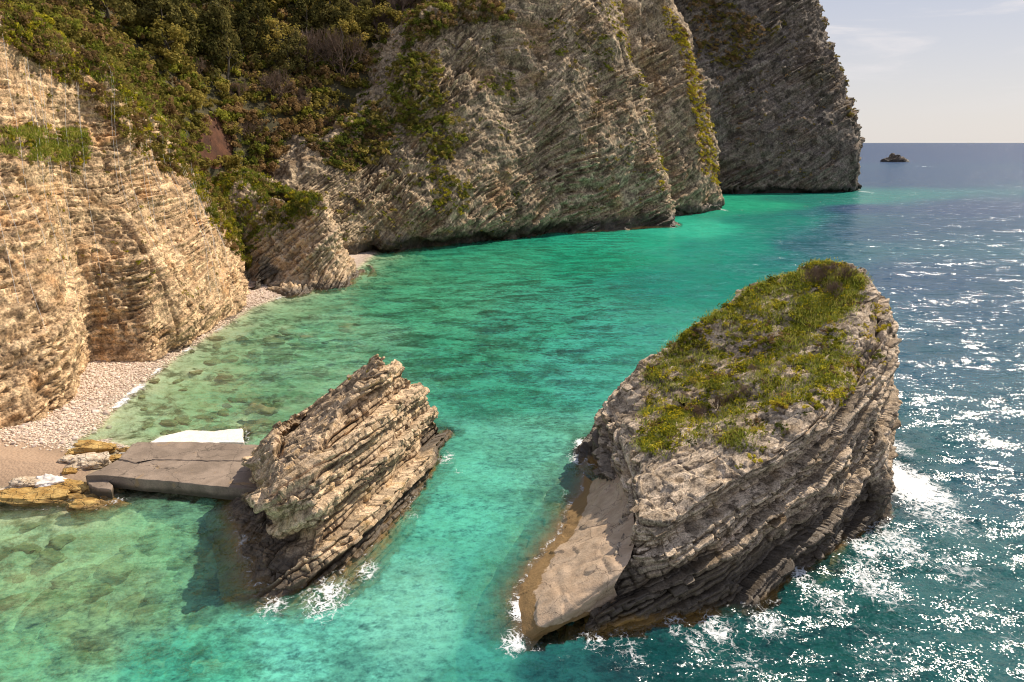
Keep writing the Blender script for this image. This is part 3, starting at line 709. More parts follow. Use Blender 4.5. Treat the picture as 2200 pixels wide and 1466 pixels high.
vo2 = bm.n('ShaderNodeTexVoronoi', {'Vector': p, 'Scale': 1.7}, feature='F1')
nlo = bm.noise(p, 0.22, 5, 0.6); nmd = bm.noise(p, 1.0, 5, 0.65); nhi = bm.noise(p, 9.0, 3)
peb = bm.mix(vo.outputs['Color'], C(0.38, 0.27, 0.20), C(0.72, 0.58, 0.47))
sand = bm.mix(nmd, C(0.36, 0.24, 0.155), C(0.46, 0.32, 0.21))
sx = bm.n('ShaderNodeSeparateXYZ', {0: p}).outputs['Y']
shing = bm.math('ADD', sx, bm.math('MULTIPLY', nlo, 4.0))
dry = bm.mix(bm.mr(shing, 49.0, 51.0), sand, peb)
stn = bm.mix(bm.mr(vo2.outputs['Distance'], 0.15, 0.6), C(0.78, 0.72, 0.46), C(0.50, 0.45, 0.24))
und = bm.mix(bm.mr(nmd, 0.40, 0.62), C(0.76, 0.70, 0.46), stn)
weed = bm.mr(bm.math('ADD', bm.math('MULTIPLY', nmd, 0.5), bm.math('MULTIPLY', nlo, 0.6)), 0.53, 0.66)
und = bm.mix(bm.math('MULTIPLY', weed, 0.9), und, C(0.075, 0.085, 0.035))
colr = bm.mix(bm.mr(z, -0.10, 0.12), und, dry)
wet_l = bm.mr(z, 0.05, 0.42, 0.72, 1.0)
colr = bm.n('ShaderNodeVectorMath', {0: colr, 3: wet_l}, operation='SCALE').outputs[0]
bp = bm.n('ShaderNodeBump', {'Strength': 0.8, 'Distance': 0.07, 'Height': bm.math('ADD', bm.math('MULTIPLY', vo.outputs['Distance'], -0.8), bm.math('MULTIPLY', nhi, 0.4))})
pr = bm.n('ShaderNodeBsdfPrincipled', {'Base Color': colr, 'Roughness': 0.9, 'Normal': bp.outputs[0]}); pr.inputs['Specular IOR Level'].default_value = 0.2
bm.l(pr.outputs[0], bm.out.inputs[0])
grd = mesh_np('beach', Vg, gridfaces(len(xs), len(ys)), bm.m, smooth_sh=True)
tag(grd, 'sand and shingle shore running down into the seabed', None, None, 'structure')

# ---- boulders round the pier, single things
def boulder_mat(name, a, b_, c_):
    b = MB(name); p = b.pos(); n1 = b.noise(p, 1.3, 7, 0.65, 0.3); n2 = b.noise(p, 6, 6, 0.7); z = b.n('ShaderNodeSeparateXYZ', {0: p}).outputs['Z']
    cr_ = b.n('ShaderNodeTexVoronoi', {'Vector': b.n('ShaderNodeVectorMath', {0: p, 1: b.scale(b.noise(p, 2.5, 3, out='Color'), .5, .5, .5)}, operation='ADD').outputs[0], 'Scale': 1.3}, feature='DISTANCE_TO_EDGE').outputs[0]
    c = b.mix(b.mr(n1, 0.38, 0.62), C(*a), C(*b_)); c = b.mix(b.math('MULTIPLY', b.mr(n2, 0.52, 0.64), 0.8), c, C(*c_))
    c = b.mix(b.mr(cr_, 0, 0.03, 0.7, 0), c, C(0.06, 0.04, 0.02))
    zz = b.math('ADD', z, b.math('MULTIPLY', b.math('SUBTRACT', n1, 0.5), 0.3)); wt = b.mr(zz, 0.04, 0.30, 1, 0)
    c = b.mix(b.math('MULTIPLY', wt, 0.75), c, C(0.15, 0.085, 0.025))
    bp = b.n('ShaderNodeBump', {'Strength': 1.0, 'Distance': 0.07, 'Height': b.math('ADD', n1, b.math('ADD', b.math('MULTIPLY', n2, 0.5), b.mr(cr_, 0, 0.05, 0, 0.4)))})
    pr = b.n('ShaderNodeBsdfPrincipled', {'Base Color': c, 'Roughness': b.mr(wt, 0, 1, 0.85, 0.4), 'Normal': bp.outputs[0]}); pr.inputs['Specular IOR Level'].default_value = 0.3
    b.l(pr.outputs[0], b.out.inputs[0]); return b.m
M['ochre'] = boulder_mat('ochre_boulder', (0.36, 0.20, 0.05), (0.55, 0.36, 0.12), (0.20, 0.11, 0.035))
M['paleb'] = boulder_mat('pale_boulder', (0.50, 0.38, 0.25), (0.70, 0.57, 0.42), (0.36, 0.22, 0.10))
def boulder(px, label, mat, seed, zt=None, flat=0.55, group='ochre boulders at the pier end', name='boulder', rot=0.0, sub=5, sink=0.30):
    u0, u1, v0, v1 = px
    c = P((u0 + u1) / 2, v1 - (v1 - v0) * 0.35, 0.25 if zt is None else zt)
    dep = np.linalg.norm(c - W(0, 0, H)); wdt = (u1 - u0) / FPX * dep
    ve = (v1 - v0) / FPX * dep; hgt = min(wdt * flat, ve * 0.62); dpt = min(max((ve - hgt * 0.85) / 0.5, wdt * 0.4), wdt * 1.1)
    me = stone_mesh(name, mat, sub, seed, 0.62, 0.30)
    gz = float(ground_h(np.array([c[0]]), np.array([c[1]]))[0])
    o = put(name, me, (c[0], c[1], (c[2] if zt is not None else max(gz, -0.3)) + hgt * (0.5 - sink)), (wdt / 2, dpt / 2, hgt / 2), (0.06, 0.08, rot))
    tag(o, label, 'boulder', group)
    A, _ = stone_arrays(sub, seed, 0.68, 0.16); Rz = np.array(Matrix.Rotation(rot, 3, 'Z'))
    UNDER.append((A * np.array([wdt / 2, dpt / 2, hgt / 2])) @ Rz.T + np.array(o.location)[None, :])
    return o
B = [
 ((172,240,948,977), 'large ochre boulder with flat top, nearest the pier behind the sand', M['ochre'], 1, None, 0.6, 0.1),
 ((164,222,972,1012), 'pale yellow cracked boulder below the large ochre one', M['paleb'], 2, None, 0.6, 0.4),
 ((150,178,958,978), 'small brown rock left of the large ochre boulder', M['ochre'], 3, None, 0.6, 0.9),
 ((134,168,980,1000), 'flat pale stone lying on the wet sand', M['paleb'], 4, None, 0.35, 0.2),
 ((218,256,968,992), 'ochre stone wedged against the slab corner', M['ochre'], 5, None, 0.7, 0.7),
 ((258,300,946,968), 'dark ochre rock behind the broken end of the slab', M['ochre'], 6, None, 0.6, 0.3),
 ((34,86,1018,1056), 'pinkish pale boulder at far left, on the sand edge', M['paleb'], 7, None, 0.65, 0.2),
 ((86,132,1014,1052), 'white rounded boulder touching a dark ochre one', simple_mat('white_boulder', (0.66, 0.58, 0.5), (0.82, 0.75, 0.68), 2.0, 0.8, 0.04), 8, None, 0.7, 0.5),
 ((116,190,1022,1056), 'long dark ochre boulder between white rock and slab tip', M['ochre'], 9, None, 0.5, -0.1),
 ((18,124,1052,1082), 'longest flat ochre rock at the water edge, far left', M['ochre'], 10, -0.05, 0.28, 0.05),
 ((108,180,1056,1084), 'flat yellowish rock just awash in clear water', M['ochre'], 11, -0.22, 0.28, -0.1),
 ((178,222,1040,1066), 'ochre stone below the broken slab tip', M['ochre'], 12, None, 0.6, 0.2),
 ((172,250,1068,1108), 'submerged orange rock lying lowest of the pier boulders', M['ochre'], 13, -0.42, 0.35, 0.3),
 ((140,160,1006,1020), 'small brown stone between the pale and the ochre rocks', M['ochre'], 14, None, 0.7, 0.4),
 ((228,250,990,1004), 'small ochre cobble at the upper slab edge', M['ochre'], 15, None, 0.7, 0.1),
 ((196,216,1010,1024), 'small pale stone above the broken slab tip', M['paleb'], 16, None, 0.7, 0.8),
 ((4,30,1040,1054), 'small tan stone left of the pinkish boulder', M['paleb'], 17, None, 0.6, 0.3),
 ((222,244,1062,1074), 'small stone in the water under the slab tip', M['ochre'], 18, -0.1, 0.7, 0.3),
 ((296,318,944,956), 'dark stone at the far slab edge beside the white slab', M['ochre'], 19, None, 0.7, 0.3),
]
for px, lab, mt_, sd_, zt, fl, rt in B: boulder(px, lab, mt_, sd_, zt, fl, rot=rt)
S = [
 ((538,597,868,895), 'long olive rock under water between pier and beach', 20), ((520,555,905,930), 'brown sunken rock beside the pale slab corner', 21),
 ((552,585,899,918), 'small sunken rock right of the brown one by the slab', 22), ((645,684,718,738), 'sunken brown rock in mid bay, right end of the row', 23),
 ((573,608,726,744), 'flat sunken rock in the middle of the bay row', 24), ((600,636,706,722), 'farther sunken rock behind the bay row', 25),
 ((730,762,700,716), 'single sunken rock farthest right in the green shallows', 26), ((470,500,800,815), 'small sunken rock in the pale shallows off the beach', 27),
 ((365,410,1265,1310), 'dark sunken rock left of the small stack foot', 28), ((20,90,1395,1450), 'sunken rock at the bottom left corner', 29),
 ((110,200,1350,1400), 'broad sunken rock near the bottom left corner', 30), ((330,380,1165,1195), 'sunken rock in clear water below the pier', 31),
]
for px, lab, sd_ in S: boulder(px, lab, M['sub'], sd_, -0.75 if px[2] < 1100 else -1.7, 0.28, 'rocks lying under the bay water', 'sunken_rock', 0.3 * (sd_ % 5) - 0.5, 3)

rs = np.random.default_rng(77); me_sk = [stone_mesh('sunken_rock', M['sub'], 3, 400 + q, 0.45, 0.3, True) for q in range(6)]
zones = [((200, 700), (700, 930), 70, 'in the pale shallows off the beach'), ((10, 480), (1110, 1420), 60, 'in the clear water below the pier'), ((700, 1250), (580, 860), 50, 'on the green floor in mid cove')]
for (ua, ub), (va, vb), n_, wh in zones:
    for _ in range(n_):
        q = P(rs.uniform(ua, ub), rs.uniform(va, vb), 0); g = float(ground_h(q[:1], q[1:2])[0])
        if g > -0.25: continue
        sz_ = (0.22 + 0.6 * rs.random() ** 2) * (1 + q[1] / 160)
        z_ = max(g, -1.6) + sz_ * 0.12 if rs.random() < 0.7 else max(g, -0.9)
        o = put('sunken_rock', me_sk[int(rs.integers(6))], (q[0], q[1], min(z_, -0.12 - sz_ * 0.25)), (sz_ * rs.uniform(.8, 1.5), sz_ * rs.uniform(.6, 1.0), sz_ * 0.35), (0, 0, rs.uniform(0, 6)))
        tag(o, 'dim brown stone lying ' + wh, 'rock', 'stones under water ' + wh)
        UNDER.append(np.array([[q[0] + a, q[1] + b_, o.location[2] + sz_ * 0.25] for a in (-.3 * sz_, 0, .3 * sz_) for b_ in (-.3 * sz_, 0, .3 * sz_)]))

# ---- beach stones: the larger ones single, the rest one mass
r = np.random.default_rng(5)
me_st = [stone_mesh('beach_stone', M['pebble'], 2, 100 + q, 0.35, 0.12, True) for q in range(5)]
cnt = 0
cand_u = r.uniform(-10, 640, 30000); cand_v = r.uniform(620, 1040, 30000)
pts = np.array([P(a, b, 0.2) for a, b in zip(cand_u[:9000], cand_v[:9000])])
dd = shore_dist(pts[:, 0], pts[:, 1])
selm = (dd > -1.0) & (dd < 9) & (pts[:, 1] > 46.5)
pts = pts[selm]
pts[:, 2] = ground_h(pts[:, 0], pts[:, 1])
big_n = 170
for i in range(min(big_n, len(pts))):
    s = r.uniform(0.11, 0.24)
    o = put('beach_stone', me_st[i % 5], (pts[i][0], pts[i][1], pts[i][2] + s * 0.25), (s * r.uniform(0.8, 1.4), s, s * 0.65), (r.uniform(-.3, .3), r.uniform(-.3, .3), r.uniform(0, 6)))
    tag(o, 'pale rounded stone among the pebbles under the left cliff', 'stone', 'larger stones on the pebble beach')
Vs, Fs = stone_arrays(1, 77, 0.3, 0.1)
npb = 14000
uu = r.uniform(-60, 640, 60000); vv = r.uniform(600, 1040, 60000)
x_ = (uu - 1100) / FPX; y_ = -(vv - 733) / FPX; dzr = -sp_ + y_ * cp; t_ = (0.2 - H) / dzr
pp = np.stack([x_ * t_, (cp + y_ * sp_) * t_], 1)
dd = shore_dist(pp[:, 0], pp[:, 1]); ok = (dd > -0.5) & (dd < 10) & (pp[:, 1] > 46 + 2 * r.random(len(dd))) & (pp[:, 1] < 112)
pp = pp[ok][:npb]; s = r.uniform(0.035, 0.10, len(pp)) * (0.6 + pp[:, 1] / 140)
pz = ground_h(pp[:, 0], pp[:, 1])
ang = r.uniform(0, 6.28, len(pp)); ca, sa = np.cos(ang), np.sin(ang)
VV = Vs[None] * (s[:, None, None] * np.array([1.3, 0.9, 0.6]))
VV = np.stack([VV[..., 0] * ca[:, None] - VV[..., 1] * sa[:, None] + pp[:, 0:1], VV[..., 0] * sa[:, None] + VV[..., 1] * ca[:, None] + pp[:, 1:2], VV[..., 2] + (pz + s * 0.2)[:, None]], -1)
FF = (Fs[None] + (np.arange(len(pp)) * len(Vs))[:, None, None]).reshape(-1, 4)
bpb = MB('mixed_pebbles'); tn = bpb.attr('tone')
cc = bpb.mix(tn, C(0.38, 0.26, 0.17), C(0.84, 0.68, 0.52))
pr = bpb.n('ShaderNodeBsdfPrincipled', {'Base Color': cc, 'Roughness': 0.85}); bpb.l(pr.outputs[0], bpb.out.inputs[0])
pbl = mesh_np('pebbles', VV.reshape(-1, 3), FF, bpb.m, {'tone': np.repeat(r.random(len(pp)) ** 0.8, len(Vs))}, True)
tag(pbl, 'mass of small pale pebbles along the beach', None, None, 'stuff')

# ================================================================== PIER
def slab(name, top_px, ztop, zbot, mat, parent, seed, rough=0.06, res=0.14):
    poly = np.array([P(u, v, ztop)[:2] for u, v in top_px])
    # perimeter resampled, inner rings towards centroid, sides down
    per = []
    for a, b in zip(poly, np.roll(poly, -1, 0)):
        k = max(2, int(np.linalg.norm(b - a) / res))
        for q in range(k): per.append(a + (b - a) * q / k)
    per = np.array(per); cen = per.mean(0); n = len(per)
    r = np.random.default_rng(seed)
    jag = fbm(np.stack([per[:, 0], per[:, 1], per[:, 0] * 0], 1) / 0.5, 3, seed)[:, None] * rough * 2
    d = per - cen; d /= np.linalg.norm(d, axis=1, keepdims=True); per = per + d * jag
    rings = []
    for z, off in ((zbot, 0.0), (zbot + 0.02, 0.0), ((zbot + ztop) / 2, 0.01), (ztop - 0.05, 0.012), (ztop - 0.015, 0.0), (ztop, -0.03)):
        rings.append(np.column_stack([per + d * off, np.full(n, z)]))
    for f in np.linspace(0.97, 0.0, 36):
        rings.append(np.column_stack([cen + (per - d * 0.03 - cen) * f, np.full(n, ztop)]))
    R_ = np.array(rings).transpose(1, 0, 2)
    V = R_.reshape(-1, 3).copy(); e = 0.012
    V[:, 2] += fbm(V / 1.2, 3, seed + 4) * 0.02 + fbm(V / 0.3, 3, seed + 9) * e
    UNDER.append(V)
    return mesh_np(name, V, gridfaces(n, len(rings), True), mat, parent=parent)
pier = empty('concrete_pier', tuple(P(380, 1000, 0)), 'flat grey brown concrete slab bridging beach boulders and small rock stack', 'pier')
before = set(sc.objects)
bc = MB('stained_concrete'); p = bc.pos(); n1 = bc.noise(p, 0.55, 7, 0.6, 0.4); n2 = bc.noise(p, 14, 4, 0.6); n3 = bc.noise(p, 0.8, 4, 0.5, 1.0)
c = bc.mix(bc.mr(n1, 0.35, 0.68), C(0.20, 0.148, 0.105), C(0.32, 0.24, 0.175))
c = bc.mix(bc.math('MULTIPLY', bc.mr(n3, 0.62, 0.72), 0.5), c, C(0.36, 0.22, 0.08))
c = bc.n('ShaderNodeVectorMath', {0: c, 3: bc.mr(n2, 0.3, 0.7, 0.82, 1.12)}, operation='SCALE').outputs[0]
ed = bc.n('ShaderNodeTexVoronoi', {'Vector': bc.n('ShaderNodeVectorMath', {0: p, 1: bc.scale(bc.noise(p, 1.5, 3, out='Color'), 0.9, 0.9, 0.9)}, operation='ADD').outputs[0], 'Scale': 0.33}, feature='DISTANCE_TO_EDGE').outputs[0]
c = bc.mix(bc.mr(ed, 0.0, 0.014, 0.7, 0.0), c, C(0.06, 0.045, 0.03))
pz_ = bc.n('ShaderNodeSeparateXYZ', {0: p}).outputs['Z']; pw_ = bc.mr(bc.math('ADD', pz_, bc.math('MULTIPLY', bc.math('SUBTRACT', n1, 0.5), 0.5)), 0.25, 0.6, 0.85, 0)
c = bc.mix(pw_, c, C(0.05, 0.042, 0.022))
bp = bc.n('ShaderNodeBump', {'Strength': 0.6, 'Distance': 0.02, 'Height': bc.math('ADD', n2, bc.math('MULTIPLY', n1, 2))})
pr = bc.n('ShaderNodeBsdfPrincipled', {'Base Color': c, 'Roughness': 0.85, 'Normal': bp.outputs[0]}); bc.l(pr.outputs[0], bc.out.inputs[0])
M['pierc'] = bc.m
slab('front_slab', [(187,1022),(252,988),(292,996),(303,989),(556,991),(566,1050),(520,1050),(224,1021)], 1.0, 0.12, M['pierc'], None, 1)
slab('back_slab', [(292,950),(420,950),(575,957),(575,990),(304,987.5),(294,994),(254,986)], 1.06, 0.10, M['pierc'], None, 2)
slab('broken_tip', [(186,1026),(221,1024),(243,1043),(238,1052),(196,1046)], 0.62, -0.1, M['pierc'], None, 3)
slab('footing', [(262,1010),(540,1030),(540,1000),(290,960)], 0.2, -1.5, simple_mat('wet_concrete', (0.05, 0.045, 0.03), (0.09, 0.075, 0.05), 2), None, 4)
adopt(pier, [x for x in sc.objects if x not in before])
ws = slab('stone_slab', [(318,952),(345,938),(400,925),(455,926),(519,921),(522,950)], 0.14, -0.4, M['white'], None, 8, 0.08)
tag(ws, 'white sunlit slab lying low in water behind the pier', 'slab')

# ================================================================== WATER
yy = [9.0]
while yy[-1] < 60000:
    y = yy[-1]; yy.append(y + max(0.16, 0.0042 * y ** 1.22))
yy = np.array(yy)
ny = len(yy); sx_ = np.linspace(-1.35, 1.35, 760)
XX = sx_[:, None] * (yy[None, :] * 1.0 + 14.0); YY = np.broadcast_to(yy[None, :], XX.shape)
x = XX.ravel(); y = YY.ravel()
# underwater height field: splat rocks over the seabed
cell = 0.3; gx0, gy0 = -75, 8; gnx, gny = 440, 1000
HF = np.full((gnx, gny), -99.0)
allU = np.vstack(UNDER); ii = ((allU[:, 0] - gx0) / cell).astype(int); jj = ((allU[:, 1] - gy0) / cell).astype(int)
okk = (ii >= 0) & (ii < gnx) & (jj >= 0) & (jj < gny); np.maximum.at(HF, (ii[okk], jj[okk]), allU[okk, 2])
near = (x > -80) & (x < 420) & (y < 480)
hb = np.full(x.shape, -25.0); hb[near] = ground_h(x[near], y[near])
ix = ((x - gx0) / cell).astype(int); iy = ((y - gy0) / cell).astype(int)
for _ in range(2):
    HFp = np.maximum.reduce([np.where(HF > -50, HF, -99), *[np.where(np.roll(HF, s, a) > -50, np.roll(HF, s, a) - 0.15, -99) for s in (-1, 1) for a in (0, 1)]]); HF = np.where(HF > -50, HF, HFp)
ok = (ix >= 0) & (ix < gnx) & (iy >= 0) & (iy < gny)
hb[ok] = np.maximum(hb[ok], HF[ix[ok], iy[ok]])
depth = np.clip(-hb, 0, 25)
# body colour: what depth, bed and plankton give at places round the bay
CW = [ # u, v, rgb (linear-ish albedo), turbidity
 (30,1200,(0.34,0.50,0.28),0.35),(200,1300,(0.26,0.50,0.27),0.5),(60,1440,(0.14,0.42,0.25),0.6),(400,1200,(0.16,0.44,0.26),0.6),
 (350,1430,(0.05,0.35,0.25),0.8),(700,1420,(0.10,0.42,0.34),1.0),(900,1300,(0.14,0.46,0.37),1.0),(950,1130,(0.08,0.42,0.32),1.0),(1000,1000,(0.09,0.42,0.32),1.0),
 (1150,960,(0.09,0.37,0.28),0.9),(1100,850,(0.03,0.26,0.18),0.9),(1000,760,(0.03,0.24,0.15),0.8),(1150,700,(0.03,0.25,0.17),0.9),(900,680,(0.05,0.29,0.17),0.75),
 (700,720,(0.17,0.43,0.28),0.5),(600,800,(0.22,0.44,0.28),0.45),(420,840,(0.38,0.42,0.25),0.25),(560,700,(0.26,0.42,0.27),0.4),(850,600,(0.05,0.32,0.19),0.7),
 (1050,570,(0.03,0.30,0.18),0.8),(1250,560,(0.008,0.25,0.15),0.9),(1350,520,(0.015,0.31,0.20),0.95),(1480,490,(0.025,0.38,0.26),1.0),(1600,440,(0.015,0.30,0.18),1.0),
 (1450,600,(0.008,0.19,0.15),1.0),(1550,530,(0.010,0.22,0.17),1.0),(1700,480,(0.010,0.17,0.14),1.0),(1300,720,(0.03,0.27,0.21),1.0),(1250,820,(0.04,0.29,0.23),1.0),(1780,430,(0.010,0.15,0.12),1.0),
 (1850,450,(0.014,0.046,0.095),1.0),(1760,530,(0.012,0.075,0.095),1.0),(1950,600,(0.014,0.050,0.090),1.0),(2100,450,(0.012,0.040,0.09),1.0),(2000,340,(0.010,0.036,0.09),1.0),(2180,900,(0.010,0.06,0.075),1.0),
 (2000,1000,(0.010,0.07,0.075),1.0),(2100,1250,(0.008,0.065,0.062),1.0),(1700,1420,(0.006,0.052,0.050),1.0),(1350,1430,(0.004,0.040,0.042),1.0),(1150,1450,(0.008,0.075,0.072),1.0),(1050,1430,(0.04,0.26,0.22),1.0),
 (1050,1250,(0.06,0.34,0.27),0.9),(2180,330,(0.010,0.034,0.088),1.0),(2020,376,(0.010,0.040,0.090),1.0),(1900,390,(0.010,0.042,0.090),1.0),(2040,480,(0.011,0.046,0.088),1.0),(1910,500,(0.011,0.052,0.088),1.0),(2100,650,(0.010,0.052,0.085),1.0),(1990,750,(0.010,0.058,0.082),1.0),(2120,1000,(0.009,0.058,0.074),1.0),(1820,480,(0.010,0.060,0.088),1.0),(-500,1300,(0.12,0.36,0.22),0.5),(2900,900,(0.010,0.055,0.075),1.0),(1500,420,(0.015,0.30,0.18),1.0),(1250,990,(0.12,0.38,0.28),0.9)]
cw = np.array([P(a, b)[:2] for a, b, *_ in CW]); cc = np.array([q[2] for q in CW]); ct = np.array([q[3] for q in CW])
def fld(x, y): return np.stack([x / (y + 8.0) * 1.25, np.log(y + 8.0)], -1)
pw = fld(cw[:, 0], cw[:, 1]); pv = fld(x, np.minimum(y, 1400.0)); pv[:, 0] = (x / (y + 8.0) * 1.25)
pv = pv + 0.035 * np.stack([fbm(np.stack([pv[:, 0] * 9, pv[:, 1] * 9, pv[:, 0] * 0], 1), 4, 1), fbm(np.stack([pv[:, 0] * 9, pv[:, 1] * 9, pv[:, 0] * 0], 1), 4, 7)], 1)
num = np.zeros((len(x), 3)); den = np.zeros(len(x)); nt_ = np.zeros(len(x))
for k in range(len(pw)):
    d2 = ((pv - pw[k]) ** 2).sum(1); wgt = 1 / (d2 + 0.0008) ** 2.15
    num += wgt[:, None] * cc[k]; nt_ += wgt * ct[k]; den += wgt
body = num / den[:, None]; turb = nt_ / den
cove_ = smooth(body[:, 1], 0.10, 0.20)[:, None]; body = body * (1.22 - 0.22 * cove_); body = body * (1 + cove_ * (np.array([1.12, 1.06, 0.98]) - 1))
# foam weights
foam = np.zeros(len(x))
FO = [(1950,1040,72,1.0),(2000,1100,95,.52),(1930,1170,80,.56),(1880,1250,90,.54),(1925,960,40,.6),(1860,1180,40,.7),(2050,1220,110,.42),(1780,1290,70,.5),(1650,1340,60,.55),(1540,1350,60,.6),(1450,1340,50,.5),(1720,1240,40,.6),
      (1350,1400,90,.42),(1600,1420,120,.40),(1500,1380,60,.5),(1280,1380,50,.5),(1120,1310,40,.85),(1100,1380,50,.6),(1150,1240,25,.5),(1240,985,34,.55),(1210,1060,26,.4),(1250,955,22,.8),(960,985,30,.55),(985,1010,22,.4),(700,1285,85,.58),(590,1300,60,.50),(790,1225,40,.58),(890,1110,30,.45),
      (1856,412,12,.62),(1553,451,10,.6),(1443,487,10,.6),(1985,358,8,.7),(1925,349,14,.35),(745,585,16,.8),(2150,1350,150,.32),(1900,1400,160,.36),
      (285,838,20,.95),(255,866,18,.9),(330,800,14,.8),(400,752,12,.7),(470,708,12,.6),(600,640,10,.6),(160,990,18,.7)]
uu_, vv_, dd_ = proj(np.stack([x, y, x * 0], 1))
for (fu, fv, fr, fw) in FO:
    c = P(fu, fv)[:2]; rr = fr / FPX * np.hypot(*c); sy_ = min(1.0 + np.hypot(*c) / 60, 5.0)
    foam = np.maximum(foam, fw * np.exp(-(((x - c[0]) / rr) ** 2 + ((y - c[1]) / (rr * sy_)) ** 2)))
shal = np.exp(-((depth - 0.0) / 0.16) ** 2) * (np.hypot(x, y) < 330) 
# lapping edges along rocks and beach
foam = np.maximum(foam, 0.42 * shal * smooth(-hb, -0.3, -0.02))
amp = 0.35 + 0.65 * smooth(x - 0.1 * y, -2, 14)
pz3 = np.stack([x, y, x * 0], 1)
wz = amp * (0.13 * vnoise(pz3 * np.array([0.16, 0.30, 1]), 3) + 0.07 * vnoise(pz3 * np.array([0.42, 0.75, 1]), 5) + 0.035 * vnoise(pz3 * np.array([1.1, 1.8, 1]), 6))
wz *= np.clip(1 - (y - 120) / 200, 0, 1)
Vw = np.stack([x, y, wz], 1)
b = MB('sea_water'); p = b.pos(); geo = b.n('ShaderNodeNewGeometry')
dep = b.attr('depth'); tur = b.attr('turb'); opn = b.attr('open'); bodyc = b.attr('body', 'Color')
def slope(vec, scale, amp_, detail=2, st=(1, 1, 1)):
    v = b.scale(vec, *st)
    n = b.n('ShaderNodeTexNoise', {'Vector': v, 'Scale': scale, 'Detail': detail, 'Roughness': 0.6, 'Distortion': 0.3}).outputs['Color']
    c = b.n('ShaderNodeVectorMath', {0: n, 1: (0.5, 0.5, 0.5)}, operation='SUBTRACT').outputs[0]
    return b.scale(c, amp_, amp_ * 1.35, 0)
def vadd(a, c): return b.n('ShaderNodeVectorMath', {0: a, 1: c}, operation='ADD').outputs[0]
s = vadd(vadd(slope(p, 0.28, 0.9, 2, (0.7, 1.3, 1)), slope(p, 1.3, 0.80, 2, (0.8, 1.3, 1))), slope(p, 7.0, 1.12, 3))
s = b.n('ShaderNodeVectorMath', {0: s, 3: b.mr(opn, 0, 1, 0.80, 0.92)}, operation='SCALE').outputs[0]
nrm = b.n('ShaderNodeVectorMath', {0: b.n('ShaderNodeVectorMath', {0: geo.outputs['Normal'], 1: s}, operation='ADD').outputs[0]}, operation='NORMALIZE').outputs[0]
fr = b.n('ShaderNodeFresnel', {'IOR': 1.33, 'Normal': nrm}).outputs[0]
fr = b.math('MINIMUM', fr, 0.24)
gl = b.n('ShaderNodeBsdfGlossy', {'Color': C(1, 1, 1), 'Roughness': 0.15, 'Normal': nrm})
# transmitted / scattered
# weed and rock mottling seen through the water as colour of the bed
n1 = b.noise(b.scale(p, 0.7, 1.3, 1), 0.30, 6, 0.62, 0.6); n2 = b.noise(b.scale(p, 0.8, 1.2, 1), 1.9, 6, 0.75, 0.8)
mot = b.mr(b.math('ADD', b.math('MULTIPLY', n1, 0.65), b.math('MULTIPLY', n2, 0.55)), 0.50, 0.72, 1.25, 0.48)
mo = b.math('ADD', 1.0, b.math('MULTIPLY', b.math('SUBTRACT', mot, 1.0), b.attr('mott')))
bc_ = b.n('ShaderNodeVectorMath', {0: bodyc, 3: mo}, operation='SCALE').outputs[0]
s3 = b.n('ShaderNodeVectorMath', {0: vadd(s, slope(p, 2.6, 1.6, 4, (0.8, 1.2, 1))), 3: 1.35}, operation='SCALE').outputs[0]
nrd = b.n('ShaderNodeVectorMath', {0: b.n('ShaderNodeVectorMath', {0: geo.outputs['Normal'], 1: s3}, operation='ADD').outputs[0]}, operation='NORMALIZE').outputs[0]
df = b.n('ShaderNodeBsdfDiffuse', {0: bc_, 'Normal': nrd})
tint = b.n('ShaderNodeCombineXYZ', {0: b.math('POWER', 0.62, dep), 1: b.math('POWER', 0.90, dep), 2: b.math('POWER', 0.80, dep)}).outputs[0]
tr = b.n('ShaderNodeBsdfTransparent', {0: tint})
op = b.math('SUBTRACT', 1.0, b.math('POWER', 2.718, b.math('MULTIPLY', b.math('MULTIPLY', dep, tur), -0.62)))
op = b.math('MAXIMUM', b.math('MULTIPLY', op, 1.0), 0.02)
inner = b.n('ShaderNodeMixShader', {0: op, 1: tr.outputs[0], 2: df.outputs[0]})
wat = b.n('ShaderNodeMixShader', {0: fr, 1: inner.outputs[0], 2: gl.outputs[0]})
# foam lace
fw = b.n('ShaderNodeVectorMath', {0: b.scale(p, 1, 1, 0), 1: b.scale(b.noise(p, 0.9, 4, 0.6, out='Color'), 1.6, 1.6, 0)}, operation='ADD').outputs[0]
e1 = b.n('ShaderNodeTexVoronoi', {'Vector': fw, 'Scale': 1.5}, feature='DISTANCE_TO_EDGE').outputs[0]
e2 = b.n('ShaderNodeTexVoronoi', {'Vector': fw, 'Scale': 4.0}, feature='DISTANCE_TO_EDGE').outputs[0]
lace = b.math('MAXIMUM', b.mr(e1, 0.0, 0.20, 1.0, 0.0), b.math('MULTIPLY', b.mr(e2, 0, 0.22, 1.0, 0.0), 0.8))
lace = b.math('ADD', b.math('MULTIPLY', lace, 0.34), b.math('ADD', b.math('MULTIPLY', b.noise(p, 2.2, 8, 0.8, 1.2), 0.70), b.math('MULTIPLY', b.noise(p, 9.0, 5, 0.8), 0.30)))
fo = b.attr('foam')
thr = b.mr(fo, 0.0, 1.0, 1.08, 0.22, False)
fm = b.mr(b.math('SUBTRACT', lace, thr), 0.0, 0.26)
fm = b.math('MULTIPLY', fm, b.mr(fo, 0.04, 0.16))
fd = b.n('ShaderNodeBsdfDiffuse', {0: C(0.80, 0.80, 0.78)})
fin = b.n('ShaderNodeMixShader', {0: b.math('MULTIPLY', fm, 0.92), 1: wat.outputs[0], 2: fd.outputs[0]})
b.l(fin.outputs[0], b.out.inputs[0])
openess = smooth(x - 0.17 * y, -6, 8)
